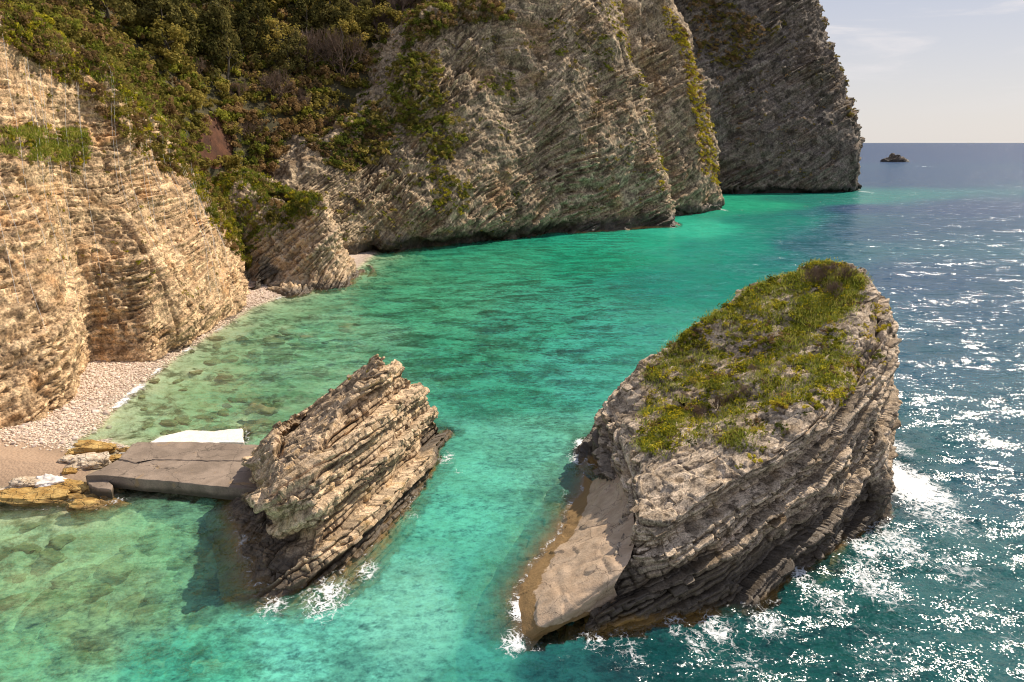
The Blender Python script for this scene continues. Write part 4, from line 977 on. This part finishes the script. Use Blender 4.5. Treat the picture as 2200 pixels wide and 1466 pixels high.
mott = np.clip(1.0 - 0.9 * openess, 0, 1) * smooth(np.abs(pv[:, 1] * 0 + 1), 0, 1)
# pale sandy channel between the stacks has no weed
mott = mott * (1 + 0.4 * smooth(y, 55, 75) * smooth(-y, -125, -100))
ch = np.exp(-(((x + 3.5 + 0.12 * (y - 40)) / 5.5) ** 2)) * smooth(-y, -60, -46)
mott = mott * (1 - 0.8 * ch)
sea = mesh_np('sea', Vw, gridfaces(len(sx_), ny), b.m, {'depth': depth, 'turb': turb, 'body': body, 'foam': foam, 'open': openess, 'mott': mott}, True)
tag(sea, 'sea water, turquoise in the cove and steel blue outside', None, None, 'structure')

# ================================================================== PLANTS
def leaf_cloud(n, centers, rad, size, seed, up=0.3, elong=1.6, shell=True):
    r = np.random.default_rng(seed); k = len(centers)
    idx = r.integers(0, k, n); d = r.normal(size=(n, 3)); d /= np.linalg.norm(d, axis=1, keepdims=True)
    rr = r.random(n) ** (0.33 if shell else 0.6)
    pos = centers[idx] + d * (rad[idx] * rr)[:, None]
    nrm = d + r.normal(size=(n, 3)) * 0.5 + np.array([0, 0, up]); nrm /= np.linalg.norm(nrm, axis=1, keepdims=True)
    t = np.cross(nrm, r.normal(size=(n, 3))); t /= np.linalg.norm(t, axis=1, keepdims=True); bt = np.cross(nrm, t)
    s = size * r.uniform(0.6, 1.4, n)
    a = t * (s * elong / 2)[:, None]; c = bt * (s / 2)[:, None]
    V = np.stack([pos - a, pos + c, pos + a, pos - c], 1).reshape(-1, 3)
    F = np.arange(4 * n).reshape(-1, 4)
    tone = np.repeat(np.clip(0.5 + r.normal(0, 0.22, n) + (r.random(k)[idx] - 0.5) * 0.5, 0, 1), 4)
    return V, F, tone
def crown(seed, kind):
    r = np.random.default_rng(seed)
    if kind == 'pine':
        k = 34; h = r.random(k) ** 0.8; a = r.uniform(0, 6.28, k); rad_ = (0.44 * np.sqrt(np.clip(1 - h, 0.03, 1))) * r.uniform(0.5, 1.05, k)
        c = np.stack([np.cos(a) * rad_, np.sin(a) * rad_, 0.12 + h * 0.83], 1); return leaf_cloud(2600, c, r.uniform(0.06, 0.13, k), 0.032, seed)
    if kind == 'round':
        k = 30; a = r.uniform(0, 6.28, k); hh = r.random(k); rad_ = 0.46 * np.sin(np.clip(hh * 2.3 + 0.6, 0, 3.0)) * r.uniform(0.5, 1.05, k)
        c = np.stack([np.cos(a) * rad_, np.sin(a) * rad_, 0.12 + hh * 0.72], 1); return leaf_cloud(2400, c, r.uniform(0.08, 0.17, k), 0.036, seed)
    if kind == 'low':
        k = 18; a = r.uniform(0, 6.28, k); q = r.random(k) ** 0.5 * 0.48
        c = np.stack([np.cos(a) * q, np.sin(a) * q, 0.10 + 0.35 * r.random(k) * (1 - q)], 1); return leaf_cloud(1300, c, r.uniform(0.08, 0.17, k), 0.045, seed)
def twigs(seed, n1=9, depth=4, spread=0.55, th=0.010):
    r = np.random.default_rng(seed); segs = []
    def grow(p, d, l, w, lev):
        q = p + d * l; segs.append((p, q, w, w * 0.65))
        if lev == 0: return
        for _ in range(3 if lev > 1 else 4):
            nd = d + r.normal(size=3) * spread + np.array([0, 0, 0.30]); nd /= np.linalg.norm(nd)
            grow(p + (q - p) * r.uniform(0.5, 1.0), nd, l * r.uniform(0.6, 0.85), w * 0.62, lev - 1)
    for _ in range(n1):
        a = r.uniform(0, 6.28); e = r.uniform(0.6, 1.35); d = np.array([cos(a) * cos(e), sin(a) * cos(e), sin(e)])
        grow(np.array([r.normal() * 0.03, r.normal() * 0.03, 0.0]), d, 0.30, th, depth - 1)
    A = np.array([s[0] for s in segs]); Bq = np.array([s[1] for s in segs]); wa = np.array([s[2] for s in segs]); wb = np.array([s[3] for s in segs])
    d = Bq - A; d /= np.linalg.norm(d, axis=1, keepdims=True); t = np.cross(d, np.array([0.3, 0.5, 0.8])); t /= np.linalg.norm(t, axis=1, keepdims=True); c = np.cross(d, t)
    V = []
    for ang in (0, 2.09, 4.19):
        o_ = t * cos(ang) + c * sin(ang); V.append(A + o_ * wa[:, None]); V.append(Bq + o_ * wb[:, None])
    V = np.stack(V, 1).reshape(-1, 3); n = len(A); F = []
    base = np.arange(n) * 6
    for q in range(3):
        q2 = (q + 1) % 3; F.append(np.stack([base + 2 * q, base + 2 * q2, base + 2 * q2 + 1, base + 2 * q + 1], 1))
    F = np.vstack(F); tone = np.repeat(np.clip(r.normal(0.5, 0.2, n), 0, 1), 6)
    return V, F, tone
def to_mesh(name, vft, mat):
    o = mesh_np(name, vft[0], vft[1], mat, {'tone': vft[2]}); me = o.data; bpy.data.objects.remove(o); return me
def trunk_mesh(seed, top=0.75, r0=0.03):
    r = np.random.default_rng(seed); segs = []
    path = [np.array([0, 0, -0.08])]
    for k in range(6): path.append(path[-1] + np.array([r.normal() * 0.02, r.normal() * 0.02, (top + 0.08) / 6]))
    VV, FF = [], []
    def tube(pts, ra, rb):
        b0 = sum(len(v) for v in VV); n = len(pts); ring = 6; V = []
        for i, p_ in enumerate(pts):
            q = ra + (rb - ra) * i / (n - 1)
            for k in range(ring): V.append(p_ + np.array([cos(2 * pi * k / ring) * q, sin(2 * pi * k / ring) * q, 0]))
        for i in range(n - 1):
            for k in range(ring): FF.append([b0 + i * ring + k, b0 + i * ring + (k + 1) % ring, b0 + (i + 1) * ring + (k + 1) % ring, b0 + (i + 1) * ring + k])
        VV.append(np.array(V))
    tube(path, r0, r0 * 0.25)
    for k in range(6):
        i = r.integers(2, 6); a = r.uniform(0, 6.28); l = r.uniform(0.15, 0.3)
        tube([path[i], path[i] + np.array([cos(a) * l * 0.5, sin(a) * l * 0.5, l * 0.35]), path[i] + np.array([cos(a) * l, sin(a) * l, l * 0.55])], r0 * 0.45, r0 * 0.12)
    V = np.vstack(VV); o = mesh_np('trunk', V, np.array(FF), M['bark']); me = o.data; bpy.data.objects.remove(o); return me
CR = {'pine': [to_mesh('crown', crown(200 + q, 'pine'), M['pine']) for q in range(4)],
      'round': [to_mesh('crown', crown(220 + q, 'round'), M['olive']) for q in range(4)],
      'bright': [to_mesh('foliage', crown(240 + q, 'low'), M['bright']) for q in range(3)],
      'rust': [to_mesh('foliage', crown(250 + q, 'low'), M['rust']) for q in range(3)],
      'olow': [to_mesh('foliage', crown(260 + q, 'low'), M['olive']) for q in range(3)],
      'spurge': [to_mesh('foliage', crown(270 + q, 'low'), M['spurge']) for q in range(3)],
      'twig': [to_mesh('branches', twigs(280 + q, 9, 5, 0.5, 0.016), M['twig']) for q in range(3)]}
TR = [trunk_mesh(300 + q) for q in range(3)]
PL = {k: proj(v[0]) for k, v in SURF.items()}
def find(surf, u, v):
    V, N, _ = SURF[surf]; a, b_, d = PL[surf]
    q = (a - u) ** 2 + (b_ - v) ** 2 + d * 0.05
    i = int(np.argmin(q)); return V[i], N[i]
rp = random.Random(11)
def tree(kind, u, v, hgt, label, group, surf='hill', wide=1.0):
    p_, n_ = find(surf, u, v)
    t = empty(kind[1], tuple(p_), label, 'tree', group); t.rotation_euler = (0, 0, rp.uniform(0, 6.28)); t.scale = (hgt * wide, hgt * wide, hgt)
    put('crown' if kind[0] != 'twig' else 'branches', rp.choice(CR[kind[0]]), (0, 0, 0), (1, 1, 1), (0, 0, 0), t)
    put('trunk', rp.choice(TR), (0, 0, 0), (1, 1, 1), (0, 0, 0), t)
    return t
def shrub(kind, p_, s, name, label, group, n_=None, flat=1.0):
    me = rp.choice(CR[kind]); o = bpy.data.objects.new(name, me); link(o)
    o.location = tuple(p_); o.scale = (s * rp.uniform(0.8, 1.3), s * rp.uniform(0.8, 1.3), s * rp.uniform(0.7, 1.2) * flat)
    o.rotation_euler = (rp.uniform(-.2, .2), rp.uniform(-.2, .2), rp.uniform(0, 6.28))
    if n_ is not None:
        d = Vector((n_[0] * 0.5, n_[1] * 0.5, max(n_[2], 0.2) * 0.5 + 0.5)).normalized()
        o.rotation_euler = (d.to_track_quat('Z', 'Y').to_matrix() @ Matrix.Rotation(rp.uniform(0, 6.28), 3, 'Z')).to_euler()
    return tag(o, label, 'shrub', group)

# woodland on the slope: distinctive trees by hand
T = [
 (('pine','pine_tree'),490,185,15,'tallest olive green pine standing right of the dark shaded pine group','conifers on the slope',0.75),
 (('pine','pine_tree'),560,120,14,'slim pine behind the tallest one, beside the bare trees','conifers on the slope',0.7),
 (('twig','bare_tree'),735,165,14,'big leafless pinkish brown tree beside the cliff top','bare trees on the slope',0.9),
 (('twig','bare_tree'),665,150,12,'leafless grey tree left of the big pinkish one','bare trees on the slope',0.9),
 (('twig','bare_tree'),600,220,9,'pale leafless small tree above the brown thicket','bare trees on the slope',1.0),
 (('round','round_tree'),360,150,9,'bright olive round tree below the dark pines','broadleaf trees on the slope',1.2),
 (('round','round_tree'),395,110,10,'yellow green round tree touching the tallest pine','broadleaf trees on the slope',1.1),
 (('round','round_tree'),820,95,10,'golden green tree at the cliff brow','broadleaf trees on the slope',1.2),
]
for k, u, v, h_, lab, g, wd in T: tree(k, u, v, h_, lab, g, wide=wd)
TP = [(60,-60),(90,10),(200,70),(300,120),(420,190),(520,140),(620,190),(720,150),(840,90),(900,40),(1060,-20),(1060,-90)]
SP = [(240,20,'at the top left of the wood'),(330,150,'behind the middle of the cliff crest'),(520,180,'right of the tallest pine'),(560,60,'above the slim pine'),(700,90,'beside the big leafless tree'),(850,60,'at the cliff brow below the golden tree'),(1020,-60,'hanging at the very top of the folded cliff'),(150,20,'above the crest of the sunlit cliff'),(300,80,'in the dark wood at upper left'),(430,100,'beside the tallest pine'),(620,60,'behind the leafless trees'),(760,20,'in the wood above the green strip'),(950,-30,'on the brow over the folded cliff')]
vh, nh_, _ = SURF['hill']; uh_, vh_, _ = PL['hill']
idt = np.nonzero(inpoly(uh_, vh_, TP))[0]; idt = np.random.default_rng(9).choice(idt, 90, replace=False)
for i in idt:
    u, v = uh_[i], vh_[i]; at = SP[int(np.argmin([(u - a) ** 2 + (v - b_) ** 2 for a, b_, _ in SP]))][2]
    if u < 470 or rp.random() < 0.35: tree(('pine', 'pine_tree'), u, v, rp.uniform(9, 13), 'dark green pine ' + at, 'conifers on the slope', wide=rp.uniform(0.8, 1.1))
    elif rp.random() < 0.5: tree(('twig', 'bare_tree'), u, v, rp.uniform(8, 12), 'brown leafless tree ' + at, 'bare trees on the slope')
    else: tree(('round', 'round_tree'), u, v, rp.uniform(7, 10), 'olive green round tree ' + at, 'broadleaf trees on the slope', wide=1.2)

REST = {}
KW = {'rust': 'rusty brown bush', 'olow': 'olive bush', 'bright': 'fresh green bush', 'twig': 'dry leafless bush', 'spurge': 'yellow green bush'}
def scatter(surf, poly, n, kinds, smin, smax, name, where, group, minz=-1, flat=1.0, seed=1, ind=12, spots=None):
    """ind of the n plants (the largest) are things; the rest is joined undergrowth"""
    V, N, _ = SURF[surf]; u, v, d = PL[surf]
    vd = -(V - np.array([0, 0, H])); vd /= np.linalg.norm(vd, axis=1, keepdims=True)
    ok = inpoly(u, v, poly) & (V[:, 2] > 0.8)
    if surf == 'hill': ok &= ~inpoly(u, v, [(436,275),(486,270),(480,330),(440,330)])
    if surf != 'hill': ok &= ((N * vd).sum(1) > 0.02) & (N[:, 2] > minz)
    ids = np.nonzero(ok)[0]
    if len(ids) == 0: print('scatter empty', surf, where); return
    ids = np.random.default_rng(seed).choice(ids, min(n, len(ids)), replace=False)
    sz = sorted([rp.uniform(smin, smax) for _ in ids], reverse=True)
    for q, i in enumerate(ids):
        k = rp.choices([q_[0] for q_ in kinds], [q_[1] for q_ in kinds])[0]
        if q < ind:
            at = where
            if spots:
                dd = [(u[i] - a) ** 2 + (v[i] - b_) ** 2 for a, b_, _ in spots]; at = spots[int(np.argmin(dd))][2]
            shrub(k, V[i] - N[i] * 0.1, sz[q], name, KW[k] + ' ' + at, group, N[i] if surf != 'hill' else None, flat)
        else:
            kk = 'rust' if k == 'twig' else k
            REST.setdefault((group, kk), []).append((V[i] - N[i] * 0.1, sz[q], N[i] if surf != 'hill' else np.array([0, 0, 1.0]), flat))
def flush_rest():
    for (group, k), items in REST.items():
        r = np.random.default_rng(len(items)); VV, FF, TT = [], [], []; off = 0
        far = items[0][1] > 2.4
        base = [leaf_cloud(230 if far else 150, np.column_stack([r.normal(0, 0.24, 8), r.normal(0, 0.24, 8), 0.08 + 0.28 * r.random(8)]), r.uniform(0.10, 0.2, 8), 0.085, 900 + q, elong=1.5) for q in range(4)]
        for q, (p_, s_, n_, fl) in enumerate(items):
            bv, bf, bt = base[q % 4]; d = Vector((n_[0] * 0.5, n_[1] * 0.5, max(n_[2], 0.2) * 0.5 + 0.5)).normalized()
            Mx = np.array(d.to_track_quat('Z', 'Y').to_matrix() @ Matrix.Rotation(rp.uniform(0, 6.28), 3, 'Z'))
            VV.append((bv * np.array([s_, s_, s_ * fl])) @ Mx.T + p_); FF.append(bf + off); off += len(bv); TT.append(np.clip(bt + rp.uniform(-.25, .25), 0, 1))
        mt_ = {'rust': 'rust', 'olow': 'olive', 'bright': 'bright', 'spurge': 'spurge'}[k]
        o = mesh_np('undergrowth', np.vstack(VV), np.vstack(FF), M[mt_], {'tone': np.concatenate(TT)})
        tag(o, {'rust': 'brown', 'olow': 'olive', 'bright': 'bright green', 'spurge': 'yellow green'}[k] + ' undergrowth among the ' + group, None, None, 'stuff')
HILLP = [(40,-40),(60,10),(160,80),(280,170),(340,240),(420,300),(460,360),(560,430),(640,400),(720,300),(860,170),(900,60),(1060,10),(1060,-80),(500,-120)]
scatter('hill', HILLP, 1100, [('rust',3),('olow',5),('bright',2)], 3.0, 5.0, 'bush', 'on the wooded slope', 'bushes of the wooded slope', seed=70, ind=0)
scatter('hill', [(-200,-40),(40,-40),(160,80),(280,170),(420,300),(460,470),(340,380),(200,300),(50,200),(-200,150)], 420, [('rust',2),('olow',5),('bright',2)], 2.2, 3.8, 'bush', '', 'bushes behind the crest', seed=72, ind=0)
scatter('hill', [(60,10),(160,80),(280,170),(340,240),(420,310),(430,250),(300,120),(150,20)], 200, [('rust',2),('olow',4),('bright',2)], 2.0, 3.6, 'bush', 'behind the crest of the left cliff', 'bushes behind the crest', seed=71, ind=14,
  spots=[(120,50,'behind the upper left crest of the sunlit cliff'),(250,150,'behind the middle crest of the sunlit cliff'),(370,250,'just left of the red earth bank')])
scatter('hill', [(250,200),(420,300),(560,420),(700,380),(880,180),(1050,60),(1050,-60),(500,-60),(300,60)], 40, [('rust',3),('olow',4),('bright',2),('twig',2)], 3.6, 6.0, 'bush', '', 'bushes in the slope thicket', seed=2, ind=40,
  spots=[(350,120,'under the dark pines at upper left'),(480,200,'above the red earth bank'),(600,330,'right of the red earth bank'),(640,180,'below the leafless trees'),(800,150,'at the left edge of the folded cliff'),(950,20,'on the brow of the folded cliff')])
scatter('hill', [(390,225),(430,215),(520,215),(520,260),(500,250),(470,240),(420,246)], 12, [('olow',4),('bright',2),('rust',1)], 2.0, 3.2, 'bush', 'overhanging the top of the red earth bank', 'bushes over the red bank', seed=3, ind=12)
scatter('hill', [(500,210),(720,210),(730,330),(620,420),(500,360)], 24, [('rust',4),('twig',3)], 3.5, 6.0, 'bush', '', 'scrub beside the red bank', seed=4, ind=24,
  spots=[(540,260,'directly right of the red earth bank'),(620,360,'in the gully behind the beach outcrop'),(680,260,'in the brown thicket below the bare trees')])
scatter('cliffL', [(0,20),(60,30),(170,90),(280,170),(350,260),(420,330),(390,400),(300,330),(215,240),(100,150),(0,85)], 520, [('olow',4),('rust',3),('spurge',2)], 0.9, 2.3, 'bush', '', 'bushes along the left cliff edge', seed=5, ind=24,
  spots=[(40,35,'at the top left end of the cliff crest'),(170,110,'on the upper crest of the sunlit cliff'),(280,210,'on the middle crest of the sunlit cliff'),(380,330,'low on the crest beside the red bank')])
scatter('cliffL', [(370,280),(430,330),(470,400),(520,480),(535,580),(480,520),(430,430),(380,400)], 420, [('olow',3),('bright',2),('rust',2),('spurge',3)], 0.9, 2.3, 'bush', '', 'bushes down the cliff flank', seed=6, ind=18,
  spots=[(400,340,'at the top of the right flank of the sunlit cliff'),(440,430,'halfway down the right flank of the sunlit cliff'),(500,520,'low on the cliff flank next to the outcrop')])
scatter('cliffL', [(0,270),(120,270),(185,290),(190,350),(160,375),(60,330),(0,330)], 75, [('olow',3),('bright',1),('spurge',3)], 0.4, 1.2, 'bush', '', 'bushes on the left cliff ledge', seed=7, ind=14,
  spots=[(20,300,'at the left end of the cliff ledge'),(90,300,'in the middle of the cliff ledge'),(170,320,'at the right end of the cliff ledge')])
scatter('cliffL', [(0,60),(300,230),(480,560),(420,700),(250,620),(0,600)], 150, [('olow',3),('spurge',2)], 0.3, 0.8, 'tuft', 'on the bare sunlit cliff face', 'tufts on the left cliff face', seed=8, ind=10)
scatter('outcrop', [(440,330),(560,350),(690,425),(700,450),(620,500),(560,520),(520,560),(480,500)], 300, [('olow',3),('bright',3),('rust',1),('spurge',3)], 0.9, 2.2, 'bush', '', 'bushes on the outcrop', seed=9, ind=18,
  spots=[(500,400,'where the outcrop joins the slope'),(590,430,'on the middle of the beach outcrop'),(670,440,'at the seaward tip of the beach outcrop'),(540,510,'on the near side of the beach outcrop')])
scatter('cliffM', [(870,110),(940,130),(960,240),(1000,300),(960,350),(930,330),(900,290),(850,260),(820,180)], 260, [('bright',4),('olow',3)], 1.5, 3.8, 'bush', '', 'bushes down the folded cliff', seed=10, flat=0.6, ind=14,
  spots=[(900,150,'at the head of the green strip on the folded cliff'),(900,230,'in the middle of the green strip on the folded cliff'),(960,310,'in the lower green strip on the folded cliff')])
scatter('cliffM', [(920,330),(960,370),(1010,400),(1000,460),(950,470),(920,400)], 90, [('bright',2),('olow',3),('spurge',3)], 1.2, 2.6, 'bush', 'at the foot of the green strip on the folded cliff', 'bushes at the strip foot', seed=11, flat=0.6, ind=6)
scatter('cliffM', [(640,230),(800,200),(850,280),(830,330),(760,370),(720,360),(640,300)], 260, [('bright',4),('olow',3),('rust',2)], 1.8, 3.8, 'bush', '', 'bushes left of the green strip', seed=12, flat=0.7, ind=12,
  spots=[(700,270,'at the left shoulder of the folded cliff'),(780,330,'low at the left of the folded cliff')])
scatter('cliffM', [(1280,0),(1330,0),(1380,110),(1400,230),(1425,340),(1430,440),(1405,350),(1380,230),(1340,110)], 220, [('spurge',5),('olow',1)], 1.0, 2.4, 'bush', '', 'bushes on the folded cliff edge', seed=13, flat=0.6, ind=14,
  spots=[(1310,40,'high on the right edge of the folded cliff'),(1385,200,'midway on the right edge of the folded cliff'),(1425,380,'low on the right edge of the folded cliff')])
scatter('cliffM', [(1160,30),(1300,60),(1330,180),(1240,160),(1180,90)], 70, [('bright',3),('olow',3)], 1.2, 2.6, 'bush', 'high on the bare folded cliff face', 'bushes high on the folded cliff', seed=14, flat=0.6, ind=5)
scatter('cliffM', [(1030,150),(1100,160),(1110,220),(1050,200)], 30, [('bright',3)], 1.5, 2.6, 'bush', 'in the crease at the centre of the folded cliff', 'bushes in the cliff crease', seed=15, flat=0.6, ind=3)
scatter('cliffM', [(860,0),(1060,0),(1120,40),(960,60),(880,100)], 160, [('olow',3),('rust',2),('bright',1)], 2.0, 4.5, 'bush', 'hanging over the brow of the folded cliff', 'bushes over the cliff brow', seed=16, flat=0.8, ind=8)
scatter('cliffM', [(880,60),(1280,0),(1420,440),(1000,520),(760,540),(650,420),(700,200)], 330, [('bright',3),('olow',3),('rust',1)], 0.7, 2.2, 'bush', '', 'bushes high on the folded cliff', seed=30, flat=0.5, ind=0)
scatter('cliffF', [(1500,20),(1700,20),(1800,160),(1820,380),(1580,390)], 160, [('olow',3),('rust',2)], 1.0, 2.6, 'bush', '', 'bushes on the headland', seed=31, flat=0.5, ind=0)
scatter('cliffB', [(1420,0),(1470,60),(1505,180),(1535,300),(1545,400),(1510,380),(1490,260),(1460,120),(1430,60)], 700, [('spurge',6),('rust',2)], 1.2, 2.8, 'bush', '', 'bushes down the buttress', seed=17, flat=0.5, ind=14,
  spots=[(1450,60,'high on the narrow buttress'),(1495,200,'midway down the narrow buttress'),(1530,370,'low on the narrow buttress')])
scatter('cliffF', [(1470,0),(1560,0),(1640,60),(1700,40),(1580,150),(1500,120)], 200, [('olow',3),('rust',3)], 2.5, 5.0, 'bush', 'high on the far dark headland', 'bushes on the headland', seed=18, flat=0.6, ind=6)
scatter('cliffF', [(1730,0),(1760,0),(1830,150),(1845,260),(1850,270),(1820,260),(1800,150)], 60, [('olow',3),('rust',1)], 1.6, 3.2, 'bush', 'on the skyline of the far headland', 'bushes on the headland skyline', seed=19, flat=0.8, ind=5)
scatter('small', [(540,960),(800,765),(830,780),(700,870),(560,980)], 24, [('spurge',2),('bright',1)], 0.25, 0.5, 'tuft', 'on the upper edge of the smaller stack', 'tufts on the smaller stack', seed=20, flat=0.6, ind=8)
big_top = [(1380,965),(1385,890),(1385,800),(1460,720),(1560,655),(1640,605),(1720,570),(1790,562),(1850,590),(1860,640),(1800,700),(1840,760),(1850,800),(1800,860),(1720,860),(1660,890),(1600,970),(1500,940),(1420,985)]
scatter('big', big_top, 1050, [('spurge',6),('bright',1.2),('olow',1.2),('rust',1.4)], 0.45, 1.15, 'bush', '', 'bushes on the largest stack', minz=0.05, seed=21, flat=0.7, ind=40,
  spots=[(1430,930,'at the lower left corner of the grassy stack top'),(1430,800,'along the left edge of the grassy stack top'),(1560,840,'in the middle of the grassy stack top'),(1560,700,'on the far edge of the grassy stack top'),(1780,640,'just below the dry shrub at the stack peak'),(1700,760,'in the green right half of the stack top'),(1620,920,'on the near lip of the grassy stack top'),(1800,820,'on the right shoulder of the grassy stack top')])
scatter('big', [(1880,640),(1905,660),(1890,800),(1840,860),(1740,900),(1700,880),(1820,760)], 110, [('spurge',4),('bright',1)], 0.35, 0.85, 'bush', 'on the seaward shoulder of the largest stack', 'bushes on the stack shoulder', seed=22, flat=0.7, ind=10)
scatter('big', [(1560,930),(1640,900),(1700,900),(1640,980),(1580,1010)], 50, [('spurge',4),('bright',2)], 0.35, 0.75, 'bush', 'hanging on the lip above the shaded stack side', 'bushes on the stack lip', seed=23, flat=0.7, ind=6)
flush_rest()
for (u, v, s_) in ((1775,600,2.1),(1800,610,2.0),(1750,615,1.8),(1820,600,1.7),(1790,640,1.6),(1735,600,1.5)):
    p_, n_ = find('big', u, v); shrub('twig', p_, s_, 'dry_shrub', 'dry brown leafless shrub crowning the peak of the largest stack', 'dry shrubs on the stack peak')
for (u, v, s_) in ((1540,880,1.3),(1570,865,1.2),(1500,900,1.2),(1600,850,1.1),(1620,800,1.0)):
    p_, n_ = find('big', u, v); shrub('twig', p_, s_, 'dry_shrub', 'low tangle of dry twigs amid the grass of the stack top', 'dry twigs in the stack grass')
# grass + small herbs + petals as one mass each
def blades(ids, surf, per, h_, wd, seed, kind='grass', spreadr=0.3):
    V, N, _ = SURF[surf]; r = np.random.default_rng(seed)
    base = np.repeat(V[ids], per, 0) + r.normal(size=(len(ids) * per, 3)) * np.array([spreadr, spreadr, 0.03])
    n = len(base); d = r.normal(size=(n, 3)) * 0.45 + np.array([0, 0, 1.0]); d /= np.linalg.norm(d, axis=1, keepdims=True)
    hh = h_ * r.uniform(0.5, 1.3, n); side = np.cross(d, r.normal(size=(n, 3))); side /= np.linalg.norm(side, axis=1, keepdims=True)
    tip = base + d * hh[:, None] + r.normal(size=(n, 3)) * 0.05
    Vv = np.stack([base - side * wd, base + side * wd, tip], 1).reshape(-1, 3)
    return Vv, np.arange(3 * n).reshape(-1, 3), np.repeat(r.random(n), 3)
def pick(surf, poly, n, seed, minz=0.2):
    V, N, _ = SURF[surf]; u, v, d = PL[surf]
    patch = fbm(V / 1.6, 3, seed) > -0.12
    ids = np.nonzero(inpoly(u, v, poly) & (N[:, 2] > minz) & patch & (V[:, 2] > 1))[0]
    return np.random.default_rng(seed).choice(ids, min(n, len(ids)), replace=False) if len(ids) else ids
ids = pick('big', big_top, 9000, 40, 0.1)
Vv, Ff, tn = blades(ids, 'big', 8, 0.26, 0.022, 41)
g_ = mesh_np('grass', Vv, Ff, M['grass'], {'tone': tn}); tag(g_, 'grass growing over the slanted top of the largest stack', None, None, 'stuff')
ids = pick('big', big_top, 900, 42)
V, N, _ = SURF['big']
cen = V[ids] + np.array([0, 0, 0.12]); v_, f_, t_n = leaf_cloud(26000, cen, np.full(len(cen), 0.22), 0.075, 43)
g_ = mesh_np('ground_cover', v_, f_, M['spurge'], {'tone': t_n}); tag(g_, 'low yellow green herbs between the bushes of the largest stack', None, None, 'stuff')
ids = pick('big', big_top + [], 260, 44)
cen = V[ids] + np.array([0, 0, 0.42]); v_, f_, t_n = leaf_cloud(1500, cen, np.full(len(cen), 0.2), 0.06, 45, elong=1.0)
g_ = mesh_np('yellow_flowers', v_, f_, M['flower'], {'tone': t_n}); tag(g_, 'tiny yellow flowers dotting the largest stack', None, None, 'stuff')
for sname, poly, per, h_, nm, lab in (
    ('cliffL', [(0,10),(80,30),(180,90),(300,170),(390,270),(420,340),(380,330),(300,250),(200,170),(100,100),(0,60)], 7, 0.55, 'grass', 'grass along the crest of the left cliff'),
    ('cliffL', [(0,270),(180,280),(190,350),(60,345),(0,330)], 7, 0.4, 'grass', 'grass on the ledge of the left cliff'),
    ('outcrop', [(440,330),(560,350),(690,430),(640,480),(560,520),(480,500)], 7, 0.5, 'grass', 'grass over the top of the beach outcrop')):
    ids = pick(sname, poly, 2200, 50, -0.2)
    if len(ids):
        Vv, Ff, tn = blades(ids, sname, per, h_, 0.05, 51)
        tag(mesh_np(nm, Vv, Ff, M['grass'], {'tone': tn}), lab, None, None, 'stuff')

# ================================================================== ROCKFALL CABLES on the left cliff
V, N, shp = SURF['cliffL']; VG = V.reshape(shp[0], shp[1], 3); NG = N.reshape(VG.shape)
sgn = np.sign((NG[..., 0]).mean())
net = empty('rockfall_net', tuple(P(200, 780, 0.7)), 'pale thin steel cables of a rockfall net hanging down the left cliff', 'net')
before = set(sc.objects)
U_, Vp_, _ = proj(V); Ug = U_.reshape(shp)
rn = random.Random(3)
topj = int(shp[1] * 0.80)
vis = [i for i in range(shp[0]) if -60 < Ug[i, int(shp[1] * 0.5)] < 470]
for q in range(34):
    i = vis[int(len(vis) * (q + rn.random() * 0.9) / 34.5)]
    j0 = rn.randint(int(shp[1] * 0.12), int(shp[1] * 0.45)); j1 = rn.randint(int(shp[1] * 0.6), topj)
    js = list(range(j0, j1, 7)); pts = []
    drift = rn.uniform(-0.04, 0.04)
    for j in js:
        i2 = min(max(int(i + (j - j0) * drift), 2), shp[0] - 3)
        seg = VG[i2 - 2:i2 + 3, max(j - 6, 0):j + 7].reshape(-1, 3)
        pts.append(VG[i2, j] + np.array([0, 0, 0]) + np.array([max(0, seg[:, 0].max() - VG[i2, j][0]) * 0.7 + 0.18, -0.12, 0]))
    pts = np.array(pts)
    k = np.ones(5) / 5
    if len(pts) > 8:
        sm = np.stack([np.convolve(np.pad(pts[:, a], 2, mode='edge'), k, 'valid') for a in range(3)], 1); pts = sm
    rad_ = 0.016; n = len(pts); ring = []
    for k_ in range(4): ring.append(pts + np.array([cos(k_ * pi / 2), sin(k_ * pi / 2), 0]) * rad_)
    Vc = np.stack(ring, 1).reshape(-1, 3); Fc = []
    for a in range(n - 1):
        for k_ in range(4): Fc.append([a * 4 + k_, a * 4 + (k_ + 1) % 4, (a + 1) * 4 + (k_ + 1) % 4, (a + 1) * 4 + k_])
    mesh_np('cable', Vc, np.array(Fc), M['cable'])
adopt(net, [x for x in sc.objects if x not in before])
